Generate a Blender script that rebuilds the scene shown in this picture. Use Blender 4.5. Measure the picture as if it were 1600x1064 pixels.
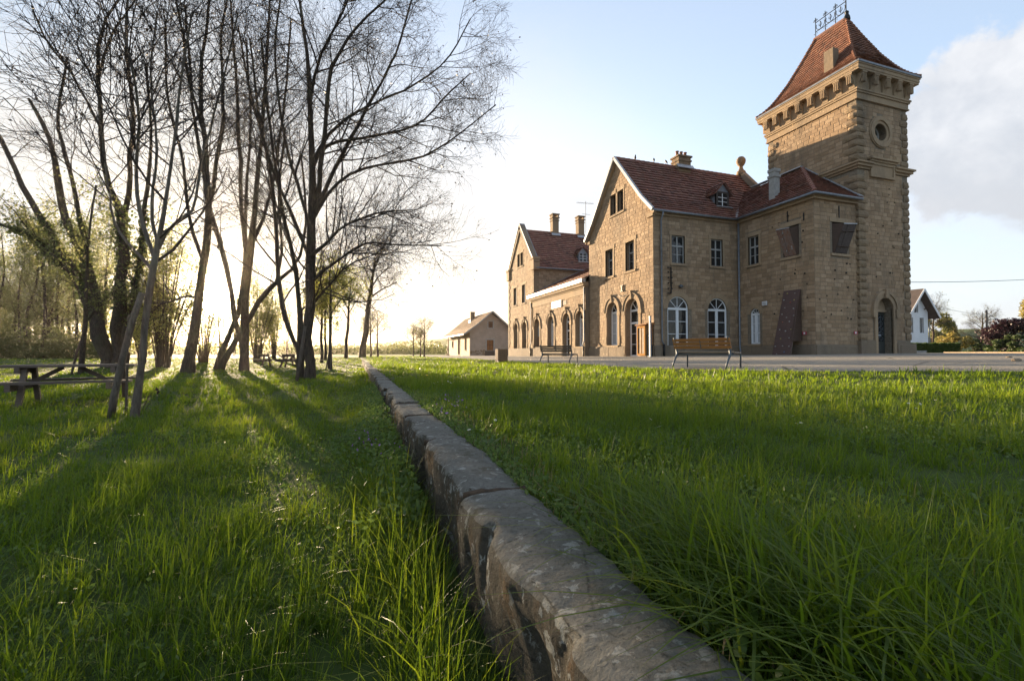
import bpy, bmesh, math, random
import numpy as np
from mathutils import Vector, Matrix
from mathutils.geometry import tessellate_polygon

for o in list(bpy.data.objects): bpy.data.objects.remove(o)
SC = bpy.context.scene
COL = SC.collection
R = math.radians

# ---------------------------------------------------------------- camera
YAW, PITCH, FPX, CAMZ = 18.65, 1.43, 720.0, 0.30
cam = bpy.data.cameras.new('camera')
cam.sensor_width = 36.0; cam.lens = FPX / 1600 * 36.0
cam.clip_start = 0.02; cam.clip_end = 9000
camo = bpy.data.objects.new('camera', cam); COL.objects.link(camo)
camo.location = (0, 0, CAMZ); camo.rotation_euler = (R(90 + PITCH), 0, R(-YAW))
SC.camera = camo

# ---------------------------------------------------------------- sun, sky, exposure
SUN_AZ, SUN_EL = -14.2, 5.0            # degrees from +Y towards +X, elevation
sun_dir = Vector((math.sin(R(SUN_AZ)) * math.cos(R(SUN_EL)), math.cos(R(SUN_AZ)) * math.cos(R(SUN_EL)), math.sin(R(SUN_EL))))
sl = bpy.data.lights.new('sun', 'SUN'); sl.energy = 4.5; sl.angle = R(0.5); sl.color = (1.0, 0.76, 0.49)
so = bpy.data.objects.new('sun', sl); COL.objects.link(so)
so.rotation_euler = sun_dir.to_track_quat('Z', 'Y').to_euler()
so.location = (-40, 150, 40)

W = bpy.data.worlds.new('World'); SC.world = W; W.use_nodes = True
nt = W.node_tree; nt.nodes.clear()
def wn(t, **k):
    n = nt.nodes.new(t)
    for a, b in k.items(): setattr(n, a, b)
    return n
def wl(a, b): nt.links.new(a, b)
def wmath(op, a, b=None, c=None, clamp=False):
    n = wn('ShaderNodeMath', operation=op); n.use_clamp = clamp
    for i, v in enumerate((a, b, c)):
        if v is None: continue
        if isinstance(v, (int, float)): n.inputs[i].default_value = v
        else: wl(v, n.inputs[i])
    return n.outputs[0]
def wmix(f, a, b):
    n = wn('ShaderNodeMix', data_type='RGBA')
    for i, v in ((0, f), (6, a), (7, b)):
        if isinstance(v, tuple): n.inputs[i].default_value = (*v, 1)
        elif isinstance(v, (int, float)): n.inputs[i].default_value = v
        else: wl(v, n.inputs[i])
    return n.outputs[2]
def wramp(v, a, b):
    n = wn('ShaderNodeMapRange', interpolation_type='SMOOTHSTEP'); wl(v, n.inputs[0])
    n.inputs[1].default_value = a; n.inputs[2].default_value = b
    return n.outputs[0]
sky = wn('ShaderNodeTexSky', sky_type='NISHITA'); sky.sun_disc = False
sky.sun_elevation = R(SUN_EL); sky.sun_rotation = R(-SUN_AZ)
sky.altitude = 200; sky.air_density = 1.0; sky.dust_density = 1.2; sky.ozone_density = 2.5
tc = wn('ShaderNodeTexCoord'); D = tc.outputs['Generated']
sep = wn('ShaderNodeSeparateXYZ'); wl(D, sep.inputs[0])
def wdot(v):
    n = wn('ShaderNodeVectorMath', operation='DOT_PRODUCT'); wl(D, n.inputs[0]); n.inputs[1].default_value = v
    return n.outputs['Value']
sundot = wdot(tuple(sun_dir))
# cloud layer seen in perspective: direction divided by height above the horizon
zz = wmath('ADD', wmath('MAXIMUM', sep.outputs[2], 0.0), 0.16)
cx = wmath('DIVIDE', sep.outputs[0], zz); cy = wmath('DIVIDE', sep.outputs[1], zz)
cmb = wn('ShaderNodeCombineXYZ'); wl(cx, cmb.inputs[0]); wl(cy, cmb.inputs[1])
def wnoise(vec, scale, detail, rough=.55, dist=0.0):
    n = wn('ShaderNodeTexNoise'); wl(vec, n.inputs['Vector']); n.inputs['Scale'].default_value = scale
    n.inputs['Detail'].default_value = detail; n.inputs['Roughness'].default_value = rough; n.inputs['Distortion'].default_value = dist
    return n.outputs['Fac']
n_big = wnoise(cmb.outputs[0], 0.55, 8, .58, .3)
n_dir = wnoise(D, 5.0, 9, .6, .2)
n_bank = wnoise(D, 11.0, 9, .6, .15)
n_fine = wnoise(D, 2.2, 6, .55, .1)
toward = wmath('POWER', wmath('MAXIMUM', wmath('MULTIPLY_ADD', sundot, .5, .5), 0.0), 3.6)     # 1 at the sun
low = wramp(sep.outputs[2], .62, .05)                                                # 1 at the horizon
cover = wmath('MULTIPLY_ADD', toward, .30, wmath('MULTIPLY_ADD', low, .34, -.22))
veil = wramp(wmath('ADD', wmath('MULTIPLY_ADD', n_big, .55, wmath('MULTIPLY', n_fine, .45)), cover), .43, .72)
# the heavy cumulus bank right of the tower
def bank(vec, inner, outer):
    v = Vector(vec).normalized()
    d = wmath('ADD', wdot(tuple(v)), wmath('MULTIPLY', wmath('SUBTRACT', n_bank, .5), .022))
    return wramp(d, math.cos(R(outer)), math.cos(R(inner)))
bankm = wmath('MAXIMUM', wmath('MAXIMUM', bank((1.30, .62, .50), 6.0, 7.6), bank((1.56, .52, .53), 8.0, 9.8)), bank((1.95, .38, .62), 12, 14))
SKYGAIN = 1.0
skyc = wmix(1.0, (0, 0, 0), sky.outputs[0])
bright = wmath('POWER', wmath('MAXIMUM', wmath('MULTIPLY_ADD', sundot, .5, .5), 0.0), 12.0)
white = wmix(bright, (1.70, 1.78, 1.92), (1.85, 1.76, 1.60))
grey = wmix(wramp(wmath('ADD', wmath('MULTIPLY', n_bank, .6), wmath('MULTIPLY', sep.outputs[2], .9)), .50, .82), (1.32, 1.36, 1.45), (1.95, 1.93, 1.93))
tot = wmix(wmath('MAXIMUM', wmath('MULTIPLY_ADD', veil, .50, .44), wmath('MULTIPLY', bright, .93)), skyc, white)
tot = wmix(wmath('MULTIPLY', bankm, .85), tot, grey)
# bright air round the sun
halo = wmath('POWER', wmath('MAXIMUM', sundot, 0.0), 60.0)
core = wmath('POWER', wmath('MAXIMUM', sundot, 0.0), 900.0)
disc = wramp(sundot, math.cos(R(1.5)), math.cos(R(0.7)))
hs = wmath('ADD', wmath('MULTIPLY', halo, 1.0), wmath('ADD', wmath('MULTIPLY', core, 30.0), wmath('MULTIPLY', disc, 300.0)))
hv = wn('ShaderNodeVectorMath', operation='SCALE'); hv.inputs[0].default_value = (1.0, .80, .50); wl(hs, hv.inputs['Scale'])
addn = wn('ShaderNodeVectorMath', operation='ADD'); wl(tot, addn.inputs[0]); wl(hv.outputs[0], addn.inputs[1])
bg = wn('ShaderNodeBackground'); bg.inputs[1].default_value = 0.10
wl(addn.outputs[0], bg.inputs[0])
wo = wn('ShaderNodeOutputWorld'); wl(bg.outputs[0], wo.inputs[0])
W.cycles.sampling_method = 'MANUAL'; W.cycles.sample_map_resolution = 512

SC.view_settings.view_transform = 'Standard'; SC.view_settings.look = 'None'
SC.view_settings.exposure = 2.4; SC.view_settings.gamma = 1.0; SC.view_settings.use_curve_mapping = False
SC.cycles.max_bounces = 6; SC.cycles.diffuse_bounces = 3; SC.cycles.glossy_bounces = 3
SC.cycles.transmission_bounces = 4; SC.cycles.transparent_max_bounces = 8
SC.cycles.use_denoising = True
SC.cycles.sample_clamp_indirect = 8.0
# ---------------------------------------------------------------- helpers
def tag(o, label=None, cat=None, group=None, kind=None):
    if label: o['label'] = label
    if cat: o['category'] = cat
    if group: o['group'] = group
    if kind: o['kind'] = kind
    return o
def empty(name, loc=(0, 0, 0), rz=0.0):
    o = bpy.data.objects.new(name, None); COL.objects.link(o)
    o.location = loc; o.rotation_euler = (0, 0, rz); o.empty_display_size = .3
    o['wl'] = 1; del o['wl']
    return o
def link(name, me, mat, parent=None, loc=None):
    o = bpy.data.objects.new(name, me); COL.objects.link(o)
    if mat is not None and not me.materials: me.materials.append(mat)
    if parent is not None: o.parent = parent
    if loc is not None: o.location = loc
    return o
def root_loc(p):
    v = Vector((0, 0, 0))
    while p is not None: v = v + p.location; p = p.parent
    return v
class MB:
    """collects shapes into ONE mesh"""
    def __init__(s): s.v = []; s.f = []; s.t = []
    def add(s, vs, fs, tint=None):
        n = len(s.v); s.v.extend([tuple(v) for v in vs]); s.f.extend([tuple(i + n for i in f) for f in fs])
        s.t.extend([random.random() if tint is None else tint] * len(vs)); return s
    def box(s, x0, y0, z0, x1, y1, z1, tint=None):
        return s.hexa([(x0,y0,z0),(x1,y0,z0),(x1,y1,z0),(x0,y1,z0),(x0,y0,z1),(x1,y0,z1),(x1,y1,z1),(x0,y1,z1)], tint)
    def hexa(s, c, tint=None):
        return s.add(c, [(3,2,1,0),(4,5,6,7),(0,1,5,4),(1,2,6,5),(2,3,7,6),(3,0,4,7)], tint)
    def bar(s, a, b, w, h, up=(0,0,1), tint=None):
        """beam of section w x h from a to b"""
        a = Vector(a); b = Vector(b); d = (b - a).normalized(); u = Vector(up)
        if abs(d.dot(u)) > .98: u = Vector((1, 0, 0))
        x = d.cross(u).normalized(); z = x.cross(d).normalized()
        q = [p + x * i * w / 2 + z * j * h / 2 for p in (a, b) for i, j in ((-1,-1),(1,-1),(1,1),(-1,1))]
        return s.add(q, [(3,2,1,0),(4,5,6,7),(0,1,5,4),(1,2,6,5),(2,3,7,6),(3,0,4,7)], tint)
    def tube(s, pts, rad, n=8, cap=True, tint=None):
        pts = [Vector(p) for p in pts]; k = len(pts)
        if not hasattr(rad, '__len__'): rad = [rad] * k
        vs = []; fs = []; prev = None
        for i, p in enumerate(pts):
            t = (pts[min(i + 1, k - 1)] - pts[max(i - 1, 0)]).normalized()
            if prev is None:
                u = Vector((1, 0, 0)) if abs(t.x) < .8 else Vector((0, 1, 0)); x = t.cross(u).normalized()
            else: x = (prev - t * prev.dot(t)).normalized()
            prev = x; y = t.cross(x)
            for j in range(n):
                a = 2 * math.pi * j / n; vs.append(p + (x * math.cos(a) + y * math.sin(a)) * rad[i])
        for i in range(k - 1):
            for j in range(n): fs.append((i*n+j, i*n+(j+1)%n, (i+1)*n+(j+1)%n, (i+1)*n+j))
        if cap: fs.append(tuple(range(n - 1, -1, -1))); fs.append(tuple((k-1)*n + j for j in range(n)))
        return s.add(vs, fs, tint)
    def lathe(s, c, prof, n=12, axis=2, tint=None):
        """prof: (radius, height) pairs round an upright (or x / y) axis through c"""
        vs = []; fs = []; c = Vector(c)
        for r, h in prof:
            for j in range(n):
                a = 2 * math.pi * j / n; p = [r * math.cos(a), r * math.sin(a), h]
                if axis == 0: p = [p[2], p[0], p[1]]
                if axis == 1: p = [p[1], p[2], p[0]]
                vs.append(c + Vector(p))
        k = len(prof)
        for i in range(k - 1):
            for j in range(n): fs.append((i*n+j, i*n+(j+1)%n, (i+1)*n+(j+1)%n, (i+1)*n+j))
        fs.append(tuple(range(n - 1, -1, -1))); fs.append(tuple((k-1)*n + j for j in range(n)))
        return s.add(vs, fs, tint)
    def prism(s, poly, ext, tint=None):
        """planar 3D polygon extruded by the vector ext"""
        n = len(poly); e = Vector(ext); a = [Vector(p) for p in poly]; b = [p + e for p in a]
        tri = tessellate_polygon([a])
        fs = [tuple(t) for t in tri] + [tuple(i + n for i in reversed(t)) for t in tri] + [(i, (i+1)%n, n+(i+1)%n, n+i) for i in range(n)]
        return s.add(a + b, fs, tint)
    def mesh(s, name, off=None, smooth=False):
        me = bpy.data.meshes.new(name)
        v = s.v if off is None else [(a - off.x, b - off.y, c - off.z) for a, b, c in s.v]
        me.from_pydata(v, [], s.f); me.validate()
        if len(me.vertices) == len(s.t):
            at = me.attributes.new('tint', 'FLOAT', 'POINT'); at.data.foreach_set('value', s.t)
        if smooth: me.polygons.foreach_set('use_smooth', [True] * len(me.polygons))
        me.update(); return me
    def build(s, name, mat, parent=None, local=False, smooth=False, kind=None):
        off = None if (local or parent is None) else root_loc(parent)
        o = link(name, s.mesh(name, off, smooth), mat, parent)
        if kind: o['kind'] = kind
        return o
def copy_tree(o, parent=None):
    c = o.copy(); COL.objects.link(c)
    if parent is not None: c.parent = parent
    for ch in list(o.children): copy_tree(ch, c)
    return c
class Fr:
    """frame of a wall face: u along the wall, v up, w outwards"""
    def __init__(s, o, u, n): s.o = Vector(o); s.u = Vector(u); s.n = Vector(n)
    def p(s, u, v, w=0.0): return s.o + s.u * u + Vector((0, 0, v)) + s.n * w
    def box(s, mb, u0, u1, v0, v1, w0, w1, tint=None):
        mb.hexa([s.p(u0,v0,w0), s.p(u1,v0,w0), s.p(u1,v0,w1), s.p(u0,v0,w1), s.p(u0,v1,w0), s.p(u1,v1,w0), s.p(u1,v1,w1), s.p(u0,v1,w1)], tint)

def mesh_arrays(name, v, tris=None, quads=None, tint=None, smooth=True):
    me = bpy.data.meshes.new(name)
    nt_ = 0 if tris is None else len(tris); nq = 0 if quads is None else len(quads)
    me.vertices.add(len(v)); me.vertices.foreach_set('co', np.asarray(v, np.float32).ravel())
    me.loops.add(nt_ * 3 + nq * 4); me.polygons.add(nt_ + nq)
    li = []
    if nt_: li.append(np.asarray(tris, np.int32).ravel())
    if nq: li.append(np.asarray(quads, np.int32).ravel())
    me.loops.foreach_set('vertex_index', np.concatenate(li))
    st = np.concatenate([np.arange(nt_) * 3, nt_ * 3 + np.arange(nq) * 4]).astype(np.int32)
    me.polygons.foreach_set('loop_start', st)
    if smooth: me.polygons.foreach_set('use_smooth', np.ones(nt_ + nq, bool))
    if tint is not None:
        a = me.attributes.new('tint', 'FLOAT', 'POINT'); a.data.foreach_set('value', np.asarray(tint, np.float32))
    me.update(calc_edges=True); return me

# pixel of the photograph -> point, used to survey positions
_a = R(YAW); _p = R(PITCH)
_fh = np.array([math.sin(_a), math.cos(_a), 0]); RGT = np.array([math.cos(_a), -math.sin(_a), 0]); _Z = np.array([0, 0, 1.])
FWD = _fh * math.cos(_p) + _Z * math.sin(_p); UPV = _Z * math.cos(_p) - _fh * math.sin(_p)
CAM = np.array([0, 0, CAMZ])
def pray(x, y): return FWD + RGT * (x - 800) / FPX + UPV * (532 - y) / FPX
def at(x, y, d): return CAM + pray(x, y) * d

def sstep(a, b, x):
    t = np.clip((np.asarray(x, float) - a) / (b - a), 0, 1); return t * t * (3 - 2 * t)
def wob(x, y, s, seed=0):
    """cheap smooth noise, -1..1"""
    r = np.random.RandomState(seed); o = 0
    for i in range(5):
        a = r.rand() * 6.28; k = s * (0.6 + 1.5 * r.rand()); ph = r.rand() * 6.28
        o = o + np.sin((np.asarray(x) * math.cos(a) + np.asarray(y) * math.sin(a)) * k + ph)
    return o / 5 * 1.4
def g_lawn(x, y):
    return -.67 + .35 * sstep(20, 46, y) + .025 * wob(x, y, 1.1, 3) + .17 * np.exp(-((np.minimum(x, .4) - .4) / .45) ** 2) * sstep(2.0, 5.0, y) * (1 - sstep(15, 30, y))
def g_plat(x, y):
    y_ = np.clip(y, -8, 75)
    pl = np.minimum(.0134 * (np.minimum(x, 45) - 17.75) - .007 * (y_ - 24.6), .19)
    k = sstep(5, 17, x)
    return (-.285 + .02 * wob(x, y, .8, 5) * (1 - k)) * (1 - k) + pl * k
def ground(x, y):
    near = np.where(np.asarray(x) < .5, g_lawn(x, y), g_plat(x, y))
    f = sstep(60, 110, y) + 0 * near
    return near * (1 - f) + (-.33) * f
def edge_x(y):
    """grass / forecourt edge"""
    y = np.asarray(y, float); return 8.75 + 3.6 * sstep(12.5, 2.5, y) + .10 * np.sin(y * 1.3) + .06 * np.sin(y * 4.1 + 1)
def on_ground(px, py):
    r = pray(px, py); d = 5.0
    for _ in range(60):
        q = CAM + r * d; gz = float(ground(q[0], q[1]))
        d = .6 * d + .4 * min(200, max(.5, (gz - CAMZ) / min(r[2], -1e-4)))
    q = CAM + r * d; q[2] = float(ground(q[0], q[1])); return q, d
# ---------------------------------------------------------------- materials
MATS = {}
class NB:
    def __init__(s, name):
        s.m = bpy.data.materials.new(name); s.m.use_nodes = True; s.t = s.m.node_tree; s.t.nodes.clear()
        s.out = s.n('ShaderNodeOutputMaterial'); MATS[name] = s.m
    def n(s, t, **k):
        x = s.t.nodes.new(t)
        for a, b in k.items(): setattr(x, a, b)
        return x
    def set(s, sock, v):
        if isinstance(v, bpy.types.NodeSocket): s.t.links.new(v, sock)
        elif isinstance(v, tuple) and sock.type == 'RGBA': sock.default_value = (*v[:3], 1)
        else: sock.default_value = v
    def pos(s): return s.n('ShaderNodeNewGeometry').outputs['Position']
    def obj(s): return s.n('ShaderNodeTexCoord').outputs['Object']
    def noise(s, scale, detail=4, rough=.6, vec=None, dist=0.0, stretch=None):
        v = s.pos() if vec is None else vec
        if stretch:
            mp = s.n('ShaderNodeMapping'); s.set(mp.inputs[0], v); mp.inputs['Scale'].default_value = stretch; v = mp.outputs[0]
        x = s.n('ShaderNodeTexNoise'); s.set(x.inputs['Vector'], v); x.inputs['Scale'].default_value = scale
        x.inputs['Detail'].default_value = detail; x.inputs['Roughness'].default_value = rough; x.inputs['Distortion'].default_value = dist
        return x.outputs['Fac']
    def voro(s, scale, vec=None, feature='F1'):
        x = s.n('ShaderNodeTexVoronoi', feature=feature); s.set(x.inputs['Vector'], s.pos() if vec is None else vec)
        x.inputs['Scale'].default_value = scale; return x.outputs['Distance']
    def attr(s, name='tint'): return s.n('ShaderNodeAttribute', attribute_name=name).outputs['Fac']
    def orand(s): return s.n('ShaderNodeObjectInfo').outputs['Random']
    def math(s, op, a, b=0.0, clamp=False):
        x = s.n('ShaderNodeMath', operation=op); x.use_clamp = clamp; s.set(x.inputs[0], a); s.set(x.inputs[1], b); return x.outputs[0]
    def rng(s, v, a, b, c=0.0, d=1.0):
        x = s.n('ShaderNodeMapRange'); s.set(x.inputs[0], v)
        for i, q in enumerate((a, b, c, d)): x.inputs[i + 1].default_value = q
        return x.outputs[0]
    def mix(s, f, a, b, mode='MIX'):
        x = s.n('ShaderNodeMix', data_type='RGBA', blend_type=mode); s.set(x.inputs[0], f); s.set(x.inputs[6], a); s.set(x.inputs[7], b); return x.outputs[2]
    def ramp(s, v, stops):
        x = s.n('ShaderNodeValToRGB'); s.set(x.inputs[0], v); e = x.color_ramp.elements
        while len(e) < len(stops): e.new(0.5)
        for i, (p, c) in enumerate(stops): e[i].position = p; e[i].color = (*c, 1)
        return x.outputs[0]
    def bump(s, h, dist=.02, strength=1.0, nrm=None):
        x = s.n('ShaderNodeBump'); s.set(x.inputs['Height'], h); x.inputs['Distance'].default_value = dist; x.inputs['Strength'].default_value = strength
        if nrm is not None: s.set(x.inputs['Normal'], nrm)
        return x.outputs[0]
    def bsdf(s, col, rough=.8, metal=0.0, nrm=None, spec=.3, trans=None, **kw):
        x = s.n('ShaderNodeBsdfPrincipled'); s.set(x.inputs['Base Color'], col); s.set(x.inputs['Roughness'], rough); s.set(x.inputs['Metallic'], metal)
        x.inputs['Specular IOR Level'].default_value = spec
        if nrm is not None: s.set(x.inputs['Normal'], nrm)
        o = x.outputs[0]
        if trans is not None:           # thin leaf: part of the light goes through
            t = s.n('ShaderNodeBsdfTranslucent'); s.set(t.inputs[0], trans[0])
            m = s.n('ShaderNodeMixShader'); m.inputs[0].default_value = trans[1]
            s.t.links.new(o, m.inputs[1]); s.t.links.new(t.outputs[0], m.inputs[2]); o = m.outputs[0]
        s.t.links.new(o, s.out.inputs[0]); return s.m

def mk_stone(name, c1, c2, c3, tintamt=.5, bump=.02):
    b = NB(name)
    r = b.math('FRACT', b.math('ADD', b.attr(), b.orand()))
    base = b.ramp(r, [(0.0, c1), (.45, c2), (.8, c3), (1.0, c1)])
    n1 = b.noise(3.2, 6, .65); n2 = b.noise(28, 5, .7); n3 = b.noise(.35, 4, .6)
    col = b.mix(b.rng(n2, .3, .75), base, (.62, .60, .58), 'MULTIPLY')
    col = b.mix(b.rng(n1, .45, .8, 0, .55), col, (c1[0] * .72, c1[1] * .68, c1[2] * .62))
    stain = b.noise(1.1, 6, .7, stretch=(1.0, 1.0, .22))
    col = b.mix(b.rng(stain, .50, .74, 0, .7), col, (.085, .075, .062))
    col = b.mix(b.rng(n3, .42, .72, 0, .35), col, (c2[0] * 1.1, c2[1] * 1.02, c2[2] * .86))
    h = b.math('ADD', b.math('MULTIPLY', n2, .5), n1)
    b.bsdf(col, .9, nrm=b.bump(h, bump, .9), spec=.2)
mk_stone('stone', (.275, .19, .12), (.37, .262, .168), (.455, .332, .22), bump=.012)
mk_stone('stone_smooth', (.34, .25, .165), (.38, .285, .19), (.36, .27, .18), bump=.008)
mk_stone('stone_quoin', (.25, .182, .12), (.31, .23, .15), (.28, .21, .138), bump=.05)
mk_stone('stone_plinth', (.21, .165, .12), (.26, .205, .15), (.24, .19, .14), bump=.03)
b = NB('mortar'); n = b.noise(9, 5); b.bsdf(b.ramp(n, [(.3, (.13, .105, .075)), (.7, (.24, .195, .145))]), .95, nrm=b.bump(n, .01))

def mk_tile(name, stops):
    b = NB(name); r = b.attr(); col = b.ramp(r, stops)
    n = b.noise(14, 5, .7); n2 = b.noise(1.2, 5, .65)
    col = b.mix(b.rng(n, .3, .75), col, (.55, .53, .52), 'MULTIPLY')
    col = b.mix(b.rng(n2, .52, .78, 0, .65), col, (.055, .045, .04))
    b.bsdf(col, .78, nrm=b.bump(n, .01, .6), spec=.25)
mk_tile('tile_main', [(0, (.25, .115, .088)), (.3, (.30, .135, .10)), (.6, (.21, .10, .08)), (.85, (.34, .175, .13)), (1, (.16, .09, .075))])
mk_tile('tile_tower', [(0, (.24, .105, .065)), (.3, (.29, .13, .08)), (.6, (.20, .09, .058)), (.85, (.33, .16, .10)), (1, (.15, .075, .053))])
b = NB('case_glass'); n = b.noise(5, 4); b.bsdf(b.mix(b.rng(n, .35, .65), (.20, .12, .06), (.06, .045, .035)), .6, spec=.1)
mk_tile('tile_shed', [(0, (.24, .15, .09)), (.5, (.30, .185, .11)), (1, (.19, .12, .08))])

def simple(name, col, rough=.7, metal=0.0, var=.35, scale=8, bump=.004, spec=.35, col2=None, stretch=None):
    b = NB(name); n = b.noise(scale, 5, .65, vec=b.obj() if stretch else None, stretch=stretch)
    c2 = col2 or tuple(x * (1 - var) for x in col)
    b.bsdf(b.mix(b.rng(n, .35, .7), col, c2), rough, metal, b.bump(n, bump, .7), spec)
simple('zinc', (.22, .24, .27), .5, .35, .35, 5)
simple('zinc_light', (.40, .42, .45), .42, .4, .3, 5)
simple('iron', (.025, .024, .024), .5, .5, .4, 20)
simple('iron_grey', (.11, .125, .14), .45, .5, .25, 20)
simple('paint_white', (.74, .75, .76), .45, 0, .12, 6, .002)
simple('frame_grey', (.36, .36, .35), .6, 0, .3, 9, .003)
simple('frame_dark', (.06, .05, .045), .6, 0, .3, 9, .003)
simple('plaster_shed', (.36, .30, .25), .9, 0, .22, 1.6, .006)
simple('rubble_shed', (.42, .34, .24), .9, 0, .5, 3.2, .05)
simple('plaster_white', (.72, .73, .74), .85, 0, .12, .9, .004)
simple('brown_board', (.10, .06, .052), .6, 0, .25, 4, .003)
simple('brown_side', (.075, .046, .032), .75, 0, .3, 4, .003)
simple('rust_board', (.17, .075, .04), .85, 0, .6, 7, .01, col2=(.17, .15, .135))
simple('dark_board', (.075, .056, .047), .8, 0, .5, 9, .008)
simple('rust', (.30, .13, .045), .85, .1, .5, 12, .01)
simple('gold_wood', (.42, .20, .05), .85, 0, .3, 12, .003, spec=.08, stretch=(1, 1, 14))
simple('bench_wood', (.44, .185, .055), .5, 0, .45, 10, .004, stretch=(1.5, 14, 14))
simple('bench_seat_wood', (.36, .27, .20), .55, 0, .3, 10, .004, stretch=(1.5, 14, 14))
simple('picnic_wood', (.135, .098, .074), .7, 0, .4, 7, .006, stretch=(1.2, 12, 12))
simple('bin_wood', (.22, .125, .065), .75, 0, .4, 7, .006, stretch=(10, 10, 1))
simple('shutter_wood', (.22, .13, .075), .8, 0, .4, 6, .006)
simple('door_dark', (.05, .055, .05), .5, 0, .3, 8, .003)
simple('sign_white', (.72, .69, .62), .55, 0, .2, 10, .003)
simple('enamel_red', (.42, .06, .09), .4, 0, .2, 10, .002)
simple('hold_red', (.28, .09, .07), .6); simple('hold_yellow', (.38, .31, .12), .6); simple('hold_grey', (.34, .33, .31), .6); simple('hold_blue', (.12, .17, .27), .6)
simple('concrete', (.34, .33, .31), .9, 0, .3, 5, .008)
simple('pole_wood', (.13, .105, .085), .85, 0, .35, 6, .008, stretch=(8, 8, 1))
simple('soil', (.085, .055, .033), .95, 0, .6, 40, .01); simple('bird', (.03, .03, .035), .6)
simple('roof_far', (.10, .075, .065), .85, 0, .35, 2.5)
simple('hole_shade', (.012, .011, .010), .9)  # near-black standing in for the shade inside small wall holes
simple('daisy', (.80, .80, .78), .6); simple('daisy_eye', (.6, .42, .03), .6)
simple('nettle_flower', (.30, .15, .38), .7); simple('dandelion', (.75, .48, .02), .6)
b = NB('glass'); n = b.noise(1.3, 2)
b.bsdf(b.mix(n, (.012, .013, .014), (.03, .032, .034)), .04, nrm=b.bump(n, .03, .25), spec=.4)
b = NB('glass_curtain'); n = b.noise(5, 4, vec=b.pos(), stretch=(9, 9, .6))
b.bsdf(b.mix(n, (.30, .31, .32), (.52, .53, .54)), .12, nrm=b.bump(b.noise(1.3, 2), .03, .25), spec=.6)

def mk_bark(name, c1, c2, moss=None):
    b = NB(name); v = b.obj()
    n = b.noise(5, 6, .7, vec=v, stretch=(4, 4, .7)); n2 = b.noise(1.2, 4, .6, vec=v)
    col = b.mix(b.rng(n, .35, .68), c1, c2)
    if moss: col = b.mix(b.rng(n2, .5, .72, 0, .7), col, moss)
    b.bsdf(col, .92, nrm=b.bump(n, .06, 1.0), spec=.15)
mk_bark('bark', (.105, .078, .058), (.035, .027, .021), (.085, .085, .05))
mk_bark('bark_pale', (.20, .165, .13), (.085, .068, .055), (.17, .17, .13))
mk_bark('twig', (.06, .046, .038), (.035, .028, .024))
mk_bark('twig_warm', (.13, .095, .065), (.065, .05, .038))
mk_bark('stake', (.15, .115, .085), (.07, .055, .042))
def mk_leaf(name, c1, c2, tr=.45):
    b = NB(name); r = b.attr(); col = b.mix(r, c1, c2)
    tc_ = b.mix(r, tuple(min(1, x * 1.9) for x in c1), tuple(min(1, x * 1.9) for x in c2))
    b.bsdf(col, .5, spec=.3, trans=(tc_, tr))
mk_leaf('leaf_spring', (.13, .145, .03), (.19, .18, .05), .5)
mk_leaf('leaf_ivy', (.055, .075, .02), (.09, .10, .03), .3)
mk_leaf('leaf_dark', (.03, .05, .015), (.06, .08, .025), .3)
mk_leaf('leaf_hedge', (.04, .07, .012), (.075, .11, .02), .35)
mk_leaf('leaf_yellow', (.16, .14, .03), (.22, .17, .05), .4)
mk_leaf('leaf_purple', (.020, .009, .013), (.036, .014, .019), .2)
mk_leaf('leaf_brush', (.085, .095, .03), (.135, .135, .045), .4)
mk_leaf('cone', (.03, .022, .017), (.05, .036, .026), .1)
mk_leaf('weed', (.06, .10, .02), (.10, .15, .035), .4)
mk_leaf('dead_grass', (.22, .15, .07), (.30, .22, .12), .3)

def mk_grass(name, stops, tstops, tr):
    b = NB(name); r = b.attr(); n = b.noise(.55, 4, .6)
    f = b.math('ADD', b.math('MULTIPLY', r, .65), b.math('MULTIPLY', b.rng(n, .3, .7), .35))
    col = b.ramp(f, stops); tcol = b.ramp(f, tstops)
    b.bsdf(col, .46, spec=.22, trans=(tcol, tr))
mk_grass('grass', [(0, (.034, .064, .011)), (.45, (.064, .108, .015)), (.8, (.104, .148, .022)), (1, (.19, .165, .06))],
         [(0, (.11, .19, .010)), (.45, (.20, .30, .012)), (.8, (.32, .38, .018)), (1, (.38, .34, .08))], .48)

# ground: soil under grass near, fields farther off
b = NB('ground_mat'); n = b.noise(.8, 6, .65); n2 = b.noise(.03, 4, .5); sp = b.n('ShaderNodeSeparateXYZ'); b.set(sp.inputs[0], b.pos())
col = b.mix(b.rng(n, .3, .7), (.030, .048, .012), (.060, .085, .02))
fld = b.ramp(b.rng(n2, .3, .7), [(0, (.10, .15, .03)), (.45, (.15, .19, .045)), (.7, (.19, .19, .06)), (1, (.12, .17, .04))])
col = b.mix(b.rng(sp.outputs[1], 55, 95), col, fld)
b.bsdf(col, .95, nrm=b.bump(n, .04), spec=.1)
b = NB('forecourt_mat'); n = b.noise(60, 4, .7); n2 = b.noise(.45, 6, .65); n3 = b.voro(45); n4 = b.noise(3.5, 6, .7)
col = b.mix(b.rng(n, .3, .7), (.19, .172, .145), (.30, .272, .232))
col = b.mix(b.rng(n2, .42, .62, 0, .75), col, (.33, .285, .222)); col = b.mix(b.rng(n4, .52, .72, 0, .6), col, (.13, .12, .104))
ck = b.n('ShaderNodeTexVoronoi', feature='DISTANCE_TO_EDGE'); b.set(ck.inputs['Vector'], b.pos()); ck.inputs['Scale'].default_value = .33
col = b.mix(b.math('MULTIPLY', b.rng(ck.outputs['Distance'], .012, .0), b.rng(n4, .4, .55)), col, (.05, .047, .042))
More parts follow.
